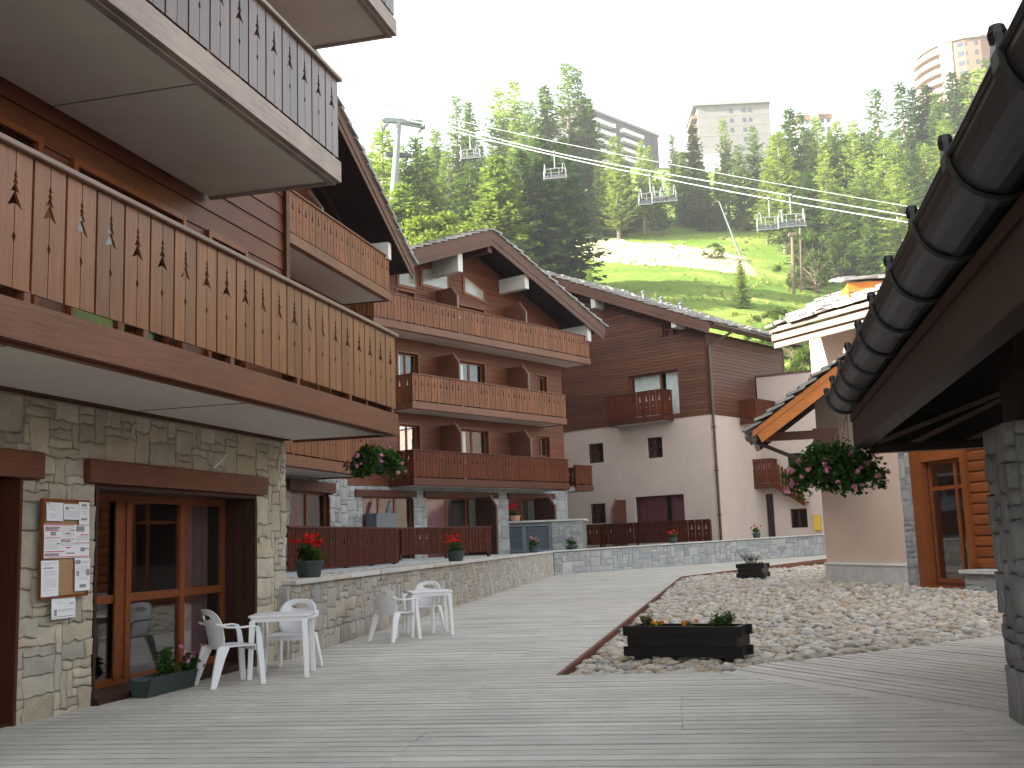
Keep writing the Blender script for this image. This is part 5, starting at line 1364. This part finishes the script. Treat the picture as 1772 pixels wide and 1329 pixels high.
for i, (pth, px, rz) in enumerate(((DU, 958, 42), (DL, 812, 40), (DL, 1124, 46), (DU, 1148, 44), (DL, 1330, 46), (DU, 1366, 44), (DL, 1583, 42))):
    o = lc0 if i == 0 else copy_tree(lc0)
    o.location = on_path(pth, px); o.rotation_euler = (0, 0, R(rz - 90 + 38))
    if lab[i]: o['label'] = lab[i]

# ------------------------------------------------------------------ blocks on the hill
def hb(F, u, z, w_, h_, d=.2): return (F, u - w_ / 2, u + w_ / 2, d, z, h_)
Fd = Frame(12, 286, 45)
T = thing('apartment_block', 'dark clad apartment block with pale balcony rows, far up behind the spruces', 'apartment block', (25, 300, 100))
mb = MB(); mb.box(Fd, 14, 52, -14, 0, 95, 126.5); mb.build('wall', 'dark_cladding', T)
mb = MB(); mb.box(Fd, 13.6, 52.4, -14.4, .5, 126.5, 127.2); mb.build('roof', 'flat_roof', T)
for k in range(8):
    z = 123.2 - k * 3.0
    for a, b in ((16.5, 28.5), (33, 43)):
        mb = MB(); mb.box(Fd, a, b, 0, 1.5, z - .15, z); mb.box(Fd, a, b, 1.4, 1.5, z, z + .95); mb.box(Fd, a, a + .1, 0, 1.4, z, z + .95); mb.box(Fd, b - .1, b, 0, 1.4, z, z + .95); q = mb.build('balcony', 'white_paint', T)
        for c in np.arange(a + .6, b - 1.5, 2.6): 
            mb = MB(); mb.box(Fd, c, c + 1.6, .01, .05, z + .1, z + 2.2); mb.build('window', 'far_window', q)
    for c in (30.7,):
        mb = MB(); mb.box(Fd, c - .5, c + .5, .01, .06, z + .8, z + 2.1); mb.build('window', 'white_paint', T)
Fg = Frame(57.2, 299, 92)
T = thing('apartment_block', 'grey concrete apartment block with a flat overhanging roof and few small windows', 'apartment block', (67, 300, 100))
mb = MB(); mb.box(Fg, 0, 21, -16, 0, 98, 126.2); w_ = mb.build('wall', 'concrete', T)
mb = MB(); mb.prism_u(Fg, [(.8, 126.2), (.8, 126.8), (-3, 128.3), (-16.8, 128.3), (-16.8, 126.2)], -1.3, 21.3); mb.build('roof', 'flat_roof', T)
for k in range(6):
    z = 122.9 - k * 2.95
    mb = MB(); mb.box(Fg, 0, 21, .0, .05, z - .1, z + .06); mb.build('string_course', 'flat_roof', T)
    for u in ((13.4, 15.2) if k != 4 else (12.5, 14.8)) + ((9.7,) if k in (0, 1, 2) else ()):
        mb = MB(); mb.box(Fg, u - .45, u + .45, .01, .07, z + .9, z + 2.1); mb.build('window', 'far_window', T)
    mb = MB(); mb.box(Fg, -1.6, 0, -12, -.6, z - .15, z + .05); mb.box(Fg, -1.7, -1.55, -12, -.6, z - .1, z + 1.0); mb.box(Fg, -1.6, 0, -.75, -.6, z + .05, z + 1.0); mb.build('balcony', 'tower_brick', T)
mb = MB(); mb.box(Fg, 1, 5, .0, 4, 98, 110); mb.build('annex', 'white_paint', T)
T = thing('apartment_block', 'slim distant tower with a taller grey stair shaft, seen between forest tops', 'apartment block', (104, 340, 105)); Ft = Frame(98.5, 340, 92)
mb = MB(); mb.box(Ft, 0, 11, -9, 0, 100, 138.5); mb.build('wall', 'white_paint', T)
mb = MB(); mb.box(Ft, 4.0, 6.4, -2, 1.2, 100, 142); mb.build('stair_shaft', 'tower_grey', T)
for k in range(9):
    z = 136 - k * 3
    for u in (.6, 2.2, 7.2, 9.2):
        mb = MB(); mb.box(Ft, u, u + 1.2, .01, .06, z, z + 1.5); mb.build('window', 'far_window', T)
    if k == 0: mb = MB(); mb.box(Ft, -.3, 11.3, -9, .35, 137.2, 139); mb.build('roof', 'tower_brick', T)
# curved tower
T = thing('apartment_block', 'tall curved brick tower with white balcony bands at the far right', 'apartment block', (137, 312, 110))
def arc(r, a0, a1, n): return [(142.5 + r * math.sin(R(a0 + (a1 - a0) * k / n)), 313 + r * math.cos(R(a0 + (a1 - a0) * k / n))) for k in range(n + 1)]
ring = arc(13.2, 0, 360, 18)[:-1]
mb = MB(); mb.flat(ring, 95, 145); mb.build('wall', 'tower_brick', T)
mb = MB(); mb.flat([(142.5 + (x - 142.5) * 1.05, 313 + (y - 313) * 1.05) for x, y in ring], 145, 145.7); mb.build('roof', 'flat_roof', T)
for k in range(13):
    z = 142.2 - k * 3.0
    a = arc(13.2, 232, 282, 5); b = arc(14.7, 232, 282, 5)
    mb = MB(); mb.flat(a + b[::-1], z - .2, z); mb.flat(arc(14.55, 232, 282, 5) + b[::-1], z, z + 1.15); mb.build('balcony', 'tower_band', T)
    for g in (223, 226, 199, 203, 207, 186, 164):
        x, y = 142.5 + 13.05 * math.sin(R(g)), 313 + 13.05 * math.cos(R(g)); Fq = Frame(x, y, g - 90 + 0)
        Fq.n = Vector((math.sin(R(g)), math.cos(R(g)), 0)); Fq.d = Vector((Fq.n.y, -Fq.n.x, 0))
        if 190 < g < 210 and k > 9: continue
        mb = MB(); mb.box(Fq, -.45, .45, -.2, .12, z + .7, z + 2.1); mb.build('window', 'far_window' if g not in (164,) else 'white_paint', T)
mb = MB(); q0, q1 = arc(13.2, 215, 231, 3), arc(13.45, 215, 231, 3); mb.flat(q0 + q1[::-1], 95, 144.8); mb.build('pale_bay', 'tower_band', T)
T = thing('mountain_hut', 'small pale house with a dark roof half hidden by larches on the far left', 'house', (-26, 196, 55)); Fh = Frame(-31, 196, 80)
mb = MB(); mb.box(Fh, 0, 9, -7, 0, 50, 71.5); mb.build('wall', 'white_paint', T); mb = MB(); mb.prism(Fh, [(-1.2, 70.8), (4.5, 74), (10.2, 70.8), (10.2, 71.2), (4.5, 74.4), (-1.2, 71.2)], -8, 1.0); mb.build('roof', 'flat_roof', T)
for u in (2, 5.5):
    mb = MB(); mb.box(Fh, u, u + 1.2, .01, .06, 67.5, 69.2); mb.build('window', 'far_window', T)
T = thing('low_building', 'low dark building just showing between the dark block and the grey block', 'building', (52, 300, 100)); Fl = Frame(50.5, 300, 92)
mb = MB(); mb.box(Fl, 0, 8, -8, 0, 98, 112); mb.build('wall', 'concrete', T); mb = MB(); mb.box(Fl, -.5, 8.5, -8, .6, 112, 112.9); mb.build('roof', 'flat_roof', T)
for u in (1, 3.5, 6):
    mb = MB(); mb.box(Fl, u, u + 1, .01, .05, 109.2, 110.6); mb.build('window', 'far_window', T)

# ------------------------------------------------------------------ trees
def conifer(seed, H=20.0, Rm=4.0, kind='spruce', bare=.06, step=.42, dens=1.0):
    """tapered trunk, whorls of drooping limbs, and sprays of needles along every limb"""
    rnd = random.Random(seed); cr = MB(); tk = MB()
    tk.tube([(0, 0, -1.5), (0, 0, H * .3), (rnd.uniform(-.1, .1), rnd.uniform(-.1, .1), H * .7), (0, 0, H * .99)], [.022 * H * .8, .017 * H * .8, .008 * H, .01], 7)
    z = H * bare; ph = 0
    while z < H * .985:
        t = z / H
        prof = (1 - t) ** (.75 if kind == 'spruce' else .65) * (.55 + .45 * min(1, t / .22))
        R0 = Rm * prof * rnd.uniform(.78, 1.12) + .12
        nb_ = max(4, int((7 if kind == 'spruce' else 6) * dens * (.6 + .4 * prof) + rnd.random()))
        ph += 2.4
        for b in range(nb_):
            if rnd.random() < (.08 if kind == 'spruce' else .14): continue
            a = ph + 2 * math.pi * b / nb_ + rnd.uniform(-.3, .3); L = R0 * rnd.uniform(.62, 1.12)
            up = .25 - .75 * (1 - t) if kind == 'spruce' else .35 - .5 * (1 - t)
            zz = z + rnd.uniform(-.2, .2); ca, sa = math.cos(a), math.sin(a)
            def pt(f): return Vector((ca * L * f, sa * L * f, zz + L * (up * f * .7 + .22 * f * f)))
            if L > .8: 
                p0, p1 = pt(0), pt(.85); tk.tube([p0, pt(.45), p1], [.012 * L + .015, .008 * L + .01, .006], 3, cap=False)
            ns = max(2, int(L / .30 * dens))
            for k in range(ns):
                f = (k + rnd.random()) / ns
                if f < .12: continue
                p = pt(f); out = (pt(min(1, f + .1)) - pt(f - .1)).normalized(); side = Vector((-sa, ca, 0))
                for sg in (-1, 1):
                    ln = (.30 + .34 * (1 - f) * min(1, L / 2.5)) * rnd.uniform(.75, 1.4) * (1.2 if kind == 'spruce' else 1.05)
                    dr = (out * rnd.uniform(.45, 1.0) + side * sg * rnd.uniform(.45, 1.0) + Vector((0, 0, rnd.uniform(-.55, .08)))).normalized()
                    wv = dr.cross(Vector((rnd.uniform(-.4, .4), rnd.uniform(-.4, .4), 1))).normalized() * ln * rnd.uniform(.22, .38)
                    e = p + dr * ln * 1.35
                    cr.add([p - wv * .35, p + dr * ln * .55 - wv, e, p + dr * ln * .6 + wv, p + wv * .35], [(0, 1, 2, 3, 4)])
                    if rnd.random() < .5:
                        q = p + Vector((0, 0, -.05)); h_ = ln * rnd.uniform(.5, .9); d2 = Vector((rnd.uniform(-.3, .3), rnd.uniform(-.3, .3), -1)).normalized(); w2 = side * h_ * .22
                        cr.add([q - w2, q + d2 * h_, q + w2], [(0, 1, 2)])
        z += step * (.55 + .65 * (1 - t)) * rnd.uniform(.8, 1.2)
    for k in range(5):
        cr.add([(.05, 0, H * .97 + k * .1), (0, .06, H * .97 + k * .1), (rnd.uniform(-.12, .12), rnd.uniform(-.12, .12), H * (1.0 + .004 * k))], [(0, 1, 2)])
    return cr, tk
def leafy(seed, H=10.0, Rm=4.0):
    rnd = random.Random(seed); cr = MB(); tk = MB()
    tk.tube([(0, 0, -1), (.1, .1, H * .3), (0, -.1, H * .55)], [.22, .16, .08], 7)
    for k in range(46):
        a = rnd.uniform(0, 6.3); t = rnd.uniform(.12, 1); r = Rm * math.sin(min(1, t * 1.02) * math.pi * .92 + .2) * rnd.uniform(.35, 1.0)
        c = Vector((r * math.cos(a), r * math.sin(a), H * t * .95))
        tk.tube([(0, 0, H * t * .4), c * .6 + Vector((0, 0, H * t * .1)), c], [.06, .04, .015], 4, cap=False)
        leaf_cluster(cr, c, rnd.uniform(.6, 1.15), 190, .25, rnd, shell=.25, flat=.8)
    return cr, tk
PROTO = {}
def proto(key, builder, cm, tm):
    lst = []
    for cr, tk in builder:
        t = bpy.data.objects.new('conifer' if key != 'bush' else 'leafy_tree', None); 
        a = cr.build('crown', cm, None, fixn=False); b = tk.build('trunk', tm, None, smooth=True)
        lst.append((a.data, b.data)); bpy.data.objects.remove(a); bpy.data.objects.remove(b)
    PROTO[key] = lst
proto('dark', [conifer(1, Rm=3.9), conifer(2, Rm=3.4), conifer(12, Rm=4.4)], 'needles_dark', 'trunk')
proto('mid', [conifer(3, Rm=3.6), conifer(4, Rm=4.1, kind='larch', bare=.12), conifer(13, Rm=3.3)], 'needles_mid', 'trunk')
proto('larch', [conifer(5, Rm=3.8, kind='larch', bare=.14, dens=.95), conifer(6, Rm=3.3, kind='larch', bare=.18), conifer(14, Rm=4.3, kind='larch', bare=.1)], 'needles_light', 'trunk_pale')
proto('thin', [conifer(7, Rm=3.4, kind='larch', bare=.25, dens=.6), conifer(8, Rm=2.8, kind='spruce', bare=.2, dens=.6)], 'needles_mid', 'trunk_pale')
proto('young', [conifer(9, Rm=5.2, bare=.02, step=.36), conifer(10, Rm=4.6, bare=.02)], 'needles_light', 'trunk')
proto('bush', [leafy(21), leafy(22, Rm=4.6)], 'leaves_yellow', 'trunk')
proto('scrub', [leafy(23, H=9, Rm=4.4), leafy(24, H=8, Rm=5)], 'leaves_bush', 'trunk')
TR = random.Random(99)
def tree(px, py, Y, kind, label, group, wf=1.0, h=None):
    q = at(px, py, Y); zb = hill(q.x, Y); h = h or max(3.0, q.z - zb)
    nm = {'bush': 'leafy_tree', 'scrub': 'shrub', 'larch': 'larch', 'young': 'young_conifer'}.get(kind, 'spruce')
    cat = 'shrub' if kind == 'scrub' else 'tree'
    t = thing(nm, label, cat, (q.x, Y, zb), group)
    cd, td = PROTO[kind][TR.randrange(len(PROTO[kind]))]
    for n_, d in (('crown', cd), ('trunk', td)):
        o = bpy.data.objects.new(n_, d); COL.objects.link(o); o.parent = t
    H0 = 20.0 if kind not in ('bush', 'scrub') else 10.0
    s = h / H0; sw = s * wf * 1.22 * TR.uniform(.92, 1.08)
    t.scale = (sw, sw, s); t.rotation_euler = (0, 0, TR.uniform(0, 6.28))
    return t
GL_ = 'trees on the left part of the slope'; GR_ = 'trees on the right part of the slope'; GM_ = 'trees around the meadow'
MAIN = [
 (661, 216, 135, 'larch', 'yellow green larch immediately left of the lift pylon', GL_, 1.1),
 (645, 262, 140, 'larch', 'pale larch beside the steep dark verge of the second left chalet', GL_, 1.2),
 (720, 236, 137, 'mid', 'mid green spruce directly right of the lift pylon', GL_, 1.0),
 (692, 318, 120, 'young', 'small bright conifer hiding the foot of the lift pylon', GL_, 1.1),
 (668, 345, 118, 'young', 'short pale conifer squeezed between the dark verge and the foot of the lift pylon', GL_, .9),
 (753, 222, 190, 'larch', 'feathery larch between the pylon and the leftmost lift chair', GL_, 1.1),
 (789, 166, 193, 'thin', 'thin tall tree with a bare top, left of the leftmost lift chair', GL_, 1.0),
 (811, 176, 191, 'mid', 'tall grey green spruce standing behind the leftmost lift chair', GL_, .95),
 (740, 290, 136, 'larch', 'broad light larch rising above the yellow leafy trees', GL_, 1.3),
 (812, 284, 134, 'mid', 'dense green spruce under the leftmost lift chair', GL_, 1.2),
 (858, 272, 126, 'young', 'broad sunlit young spruce standing right behind the ridge of the middle chalet', GL_, 1.25),
 (862, 150, 195, 'larch', 'tall pale larch left of the darkest group, touching the sky', GL_, .95),
 (888, 138, 193, 'larch', 'taller light larch with a pointed tip, third highest against the sky', GL_, .95),
 (915, 175, 187, 'mid', 'bushy green spruce between the tall larch and the highest spruce', GL_, 1.1),
 (943, 148, 189, 'mid', 'wide green spruce just left of the highest spruce', GL_, 1.1),
 (980, 110, 193, 'thin', 'highest tree on the left slope, sparse topped', GL_, 1.05),
 (998, 116, 195, 'thin', 'slender twin beside the highest spruce on the left slope', GL_, .9),
 (1016, 170, 193, 'mid', 'spruce in front of the left end of the dark apartment block', GL_, 1.0),
 (900, 262, 135, 'dark', 'dark spruce in the shade left of the middle lift chair', GL_, 1.15),
 (935, 235, 137, 'dark', 'darkest spruce directly behind the middle lift chair', GL_, 1.2),
 (968, 240, 136, 'dark', 'dark spruce below and right of the middle lift chair, beside the meadow', GL_, 1.2),
 (990, 225, 192, 'dark', 'dark spruce at the left edge of the bright meadow', GL_, 1.0),
 (912, 340, 140, 'dark', 'shorter dark spruce touching the roof line of the middle chalet', GL_, 1.2),
 (950, 350, 142, 'dark', 'low dark spruce at the right of the roof line of the middle chalet', GL_, 1.2),
 (1035, 270, 182, 'mid', 'spruce under the left half of the dark apartment block', GM_, 1.0),
 (1062, 234, 180, 'larch', 'pale pointed larch before the balconies of the dark apartment block', GM_, .95),
 (1085, 290, 184, 'dark', 'dark spruce left of the paired lift chairs', GM_, 1.1),
 (1107, 244, 184, 'larch', 'light larch before the right end of the dark apartment block', GM_, .9),
 (1120, 252, 188, 'larch', 'second light larch before the right end of the dark apartment block, slightly shorter', GM_, .9),
 (1140, 310, 182, 'mid', 'spruce directly behind the paired lift chairs', GM_, 1.1),
 (1162, 230, 196, 'larch', 'pointed larch standing alone in the gap between dark and grey blocks', GM_, .9),
 (1180, 262, 190, 'mid', 'round topped spruce left of the grey apartment block', GM_, 1.0),
 (1197, 216, 198, 'mid', 'tall spruce covering the lower left corner of the grey apartment block', GM_, 1.0),
 (1215, 285, 186, 'dark', 'dark spruce under the white annex of the grey apartment block', GM_, 1.1),
 (1250, 204, 200, 'larch', 'pale larch in front of the middle of the grey apartment block', GM_, .85),
 (1240, 290, 186, 'mid', 'spruce uphill of the leaning white pole', GM_, 1.1),
 (1276, 250, 194, 'mid', 'spruce in front of the right half of the grey apartment block', GM_, 1.0),
 (1302, 218, 196, 'mid', 'spruce overlapping the right edge of the grey apartment block', GM_, .95),
 (1320, 300, 176, 'larch', 'light larch at the left edge of the right-hand forest', GR_, 1.0),
 (1345, 225, 170, 'larch', 'tall sunlit larch leading the right-hand forest', GR_, 1.1),
 (1364, 188, 180, 'mid', 'highest spruce at the left end of the right-hand forest', GR_, 1.05),
 (1384, 192, 188, 'thin', 'thin topped spruce left of the slim distant tower', GR_, .95),
 (1410, 202, 180, 'larch', 'pale larch in front of the slim distant tower', GR_, 1.0),
 (1425, 265, 166, 'larch', 'bright larch below the slim distant tower', GR_, 1.1),
 (1446, 206, 182, 'larch', 'light larch just right of the slim distant tower', GR_, 1.0),
 (1474, 210, 178, 'larch', 'yellowish larch in the dip of the right-hand tree line', GR_, 1.15),
 (1395, 300, 158, 'dark', 'dark spruce behind the two right-hand lift chairs', GR_, 1.1),
 (1440, 320, 156, 'mid', 'green spruce right of the two right-hand lift chairs', GR_, 1.1),
 (1404, 372, 148, 'scrub', 'bright leafy tree under the two right-hand lift chairs', GR_, .8),
 (1499, 345, 150, 'mid', 'small spruce with level branches at the front edge of the right-hand forest', GR_, .95),
 (1488, 270, 168, 'larch', 'larch above the small spruce at the front edge of the right-hand forest', GR_, 1.0),
 (1512, 153, 190, 'thin', 'tall sparse spruce with blue grey tip, left of a similar pair', GR_, 1.1),
 (1556, 142, 196, 'thin', 'tall sparse spruce with blue grey tip, below the left side of the curved tower', GR_, 1.0),
 (1578, 150, 200, 'dark', 'slim dark spruce next to the balconies of the curved tower', GR_, .85),
 (1602, 146, 198, 'dark', 'dark spruce overlapping the lower balconies of the curved tower', GR_, 1.05),
 (1618, 160, 194, 'mid', 'green spruce under the balconies of the curved tower', GR_, 1.0),
 (1528, 240, 172, 'larch', 'wide pale larch in the middle of the right-hand forest', GR_, 1.2),
 (1545, 285, 162, 'larch', 'sunlit larch low in the right-hand forest near the gutter', GR_, 1.1),
 (1570, 260, 168, 'mid', 'dense spruce near the black gutter edge', GR_, 1.1),
 (1600, 250, 172, 'larch', 'light larch touching the black gutter edge', GR_, 1.1),
 (1632, 205, 180, 'larch', 'yellow green larch below the curved tower', GR_, 1.1),
 (1646, 124, 212, 'dark', 'dark spruce in front of the pale bay of the curved tower', GR_, .95),
 (1670, 126, 210, 'mid', 'green spruce in front of the brick side of the curved tower', GR_, 1.05),
 (1690, 118, 208, 'larch', 'bright larch right of centre before the curved tower', GR_, 1.1),
 (1708, 104, 210, 'mid', 'leafy looking spruce covering the right edge of the curved tower', GR_, 1.1),
 (1724, 94, 214, 'mid', 'tall spruce rising right of the curved tower beside the gutter', GR_, 1.1),
 (1668, 222, 184, 'larch', 'pale larch low beside the gutter under the curved tower', GR_, 1.1),
 (1692, 210, 186, 'mid', 'spruce low beside the gutter right of the curved tower', GR_, 1.1),
 (1750, 150, 190, 'mid', 'spruce half covered by the top of the black gutter', GR_, 1.1),
 (1280, 450, 128, 'young', 'lone light conifer standing on the meadow', GM_, .95),
 (970, 462, 120, 'scrub', 'small bright shrub above the slates left of the meadow', GM_, .8),
 (1020, 466, 118, 'young', 'tiny conifer poking up behind the slates of the drainpipe chalet', GM_, .7),
 (1338, 512, 112, 'scrub', 'pale shrub behind the eave of the drainpipe chalet', GM_, 1.0),
 (1365, 520, 108, 'scrub', 'yellowish shrub beside the slate eaves of the right-hand chalet', GM_, .9),
 (1390, 570, 96, 'scrub', 'bright shrub in the gap between drainpipe chalet and right-hand chalet', GM_, .8),
 (1235, 412, 164, 'scrub', 'dark rounded shrub at the top edge of the meadow near the leaning pole', GM_, .9),
 (728, 374, 112, 'bush', 'yellow green leafy tree left behind the roof of the middle chalet', GL_, .8),
 (772, 366, 113, 'bush', 'yellow green leafy tree in the centre of three behind the middle chalet', GL_, .9),
 (812, 384, 112, 'bush', 'yellow green leafy tree nearest the ridge of the middle chalet', GL_, .7),
]
for a in MAIN: tree(*a)
FILL = 'conifer crowded among others of its kind in the depth of the wood'
for k in range(95):
    for _ in range(30):
        px = TR.uniform(560, 1900); Y = TR.uniform(178, 285)
        if 1000 < px < 1330 and Y < 205: continue
        if 1000 < px < 1330: py_min = 300
        else: py_min = 250 if px < 1320 else 225
        q = at(px, 300, Y); zb = hill(q.x, Y); h = TR.uniform(15, 23)
        v = Vector((q.x, Y, zb + h)) - Vector((0, 0, EYE)); py = CY - F_PX * v.dot(_u) / v.dot(_fw)
        if py > py_min: break
    else: continue
    tree(px, py, Y, TR.choice(['dark', 'mid', 'larch', 'larch', 'mid']), FILL, 'trees in the depth of the wood', TR.uniform(.9, 1.2), h)
for k in range(34):
    px = TR.choice([TR.uniform(1020, 1330), TR.uniform(1330, 1560), TR.uniform(600, 960)]); Y = TR.uniform(186, 196) if px < 1330 else TR.uniform(150, 165)
    q = at(px, 400, Y)
    tree(px, 400, Y, 'scrub', 'low undergrowth shrub at the foot of the conifers', 'undergrowth shrubs at the wood edge', TR.uniform(.9, 1.5), TR.uniform(2.0, 5.0))
# meadow grass tufts
rnd = random.Random(5); mb = MB()
for k in range(1300):
    Y = rnd.uniform(98, 186); x = rnd.uniform(0, 48) * Y / 140; z = hill(x, Y); n_ = rnd.uniform(.2, .6); a = rnd.uniform(0, 3.14); s = rnd.uniform(.15, .5)
    if math.sin(x * .21 + Y * .13) + math.sin(x * .07 - Y * .19) < rnd.uniform(-1.6, .6): continue
    c, d = math.cos(a) * s, math.sin(a) * s
    mb.add([(x - c, Y - d, z - .1), (x + c, Y + d, z - .1), (x + c * .8 + rnd.uniform(-.3, .3), Y + d, z + n_ * .7), (x + rnd.uniform(-.3, .3), Y, z + n_)], [(0, 1, 2, 3)])
g = mb.build('meadow_grass', 'grass_blade', fixn=False); g['kind'] = 'stuff'; tag(g, 'tufts of long grass on the sunny meadow', 'grass')
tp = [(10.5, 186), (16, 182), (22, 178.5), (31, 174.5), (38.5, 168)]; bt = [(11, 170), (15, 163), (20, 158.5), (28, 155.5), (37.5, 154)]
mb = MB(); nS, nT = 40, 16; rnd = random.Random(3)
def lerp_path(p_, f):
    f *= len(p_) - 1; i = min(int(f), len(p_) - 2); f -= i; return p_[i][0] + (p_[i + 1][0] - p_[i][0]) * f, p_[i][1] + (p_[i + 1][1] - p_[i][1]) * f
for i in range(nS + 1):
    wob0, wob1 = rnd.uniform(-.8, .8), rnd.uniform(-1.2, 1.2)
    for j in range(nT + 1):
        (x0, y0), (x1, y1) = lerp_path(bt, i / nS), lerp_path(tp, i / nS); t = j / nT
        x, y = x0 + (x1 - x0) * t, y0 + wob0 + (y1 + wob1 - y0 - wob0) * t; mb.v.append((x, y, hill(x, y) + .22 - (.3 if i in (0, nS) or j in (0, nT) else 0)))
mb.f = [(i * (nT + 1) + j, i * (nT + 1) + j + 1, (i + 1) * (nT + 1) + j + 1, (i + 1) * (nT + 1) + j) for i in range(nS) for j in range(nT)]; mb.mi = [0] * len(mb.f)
mb.build('pale_grass', 'pale_grass', smooth=True, kind='structure')  # pale straw-toned sheet draped over a strip of the meadow
# poles on the meadow
pl_ = at(1281, 424, 160); pt_ = at(1245, 350, 158)
mb = MB(); mb.tube([pl_ - Vector((0, 0, 2)), pt_], [.16, .10], 8); mb.tube([pt_, pt_ + Vector((-.5, 0, .25))], .09, 6)
tag(mb.build('leaning_pole', 'lift_metal', origin=pl_), 'thin white pole leaning to the left at the upper edge of the meadow', 'pole')
for (x, y0, y1, lab) in ((1371, 470, 405, 'stout grey post left of a thinner one at the foot of the right-hand forest'), (1384, 468, 372, 'thinner grey post beside the stout one at the foot of the right-hand forest')):
    a_ = at(x, y0, 140); b_ = at(x, y1, 140); mb = MB(); mb.tube([a_ - Vector((0, 0, 3)), b_], .24 if y1 > 400 else .15, 8); mb.box(Frame(b_.x, b_.y, 90, b_.z), -.5, .5, -.3, .3, -.3, .1)
    tag(mb.build('timber_post', 'trunk', origin=a_), lab, 'post', 'posts at the wood edge')

# ------------------------------------------------------------------ morning haze
mt = bpy.data.materials.new('haze_air'); mt.use_nodes = True; nt = mt.node_tree; nt.nodes.clear()
vo = nn(nt, 'ShaderNodeVolumePrincipled'); vo.inputs['Color'].default_value = (.95, .97, 1, 1); vo.inputs['Density'].default_value = .00035; vo.inputs['Anisotropy'].default_value = .2
ou = nn(nt, 'ShaderNodeOutputMaterial'); nt.links.new(vo.outputs[0], ou.inputs['Volume']); MATS['haze_air'] = mt
mb = MB(); mb.box(WORLD, -305, 425, -65, 525, -3, 185); hz = mb.build('haze', 'haze_air'); hz['kind'] = 'stuff'; tag(hz, 'thin bright morning haze lying over the wooded slope', 'haze')
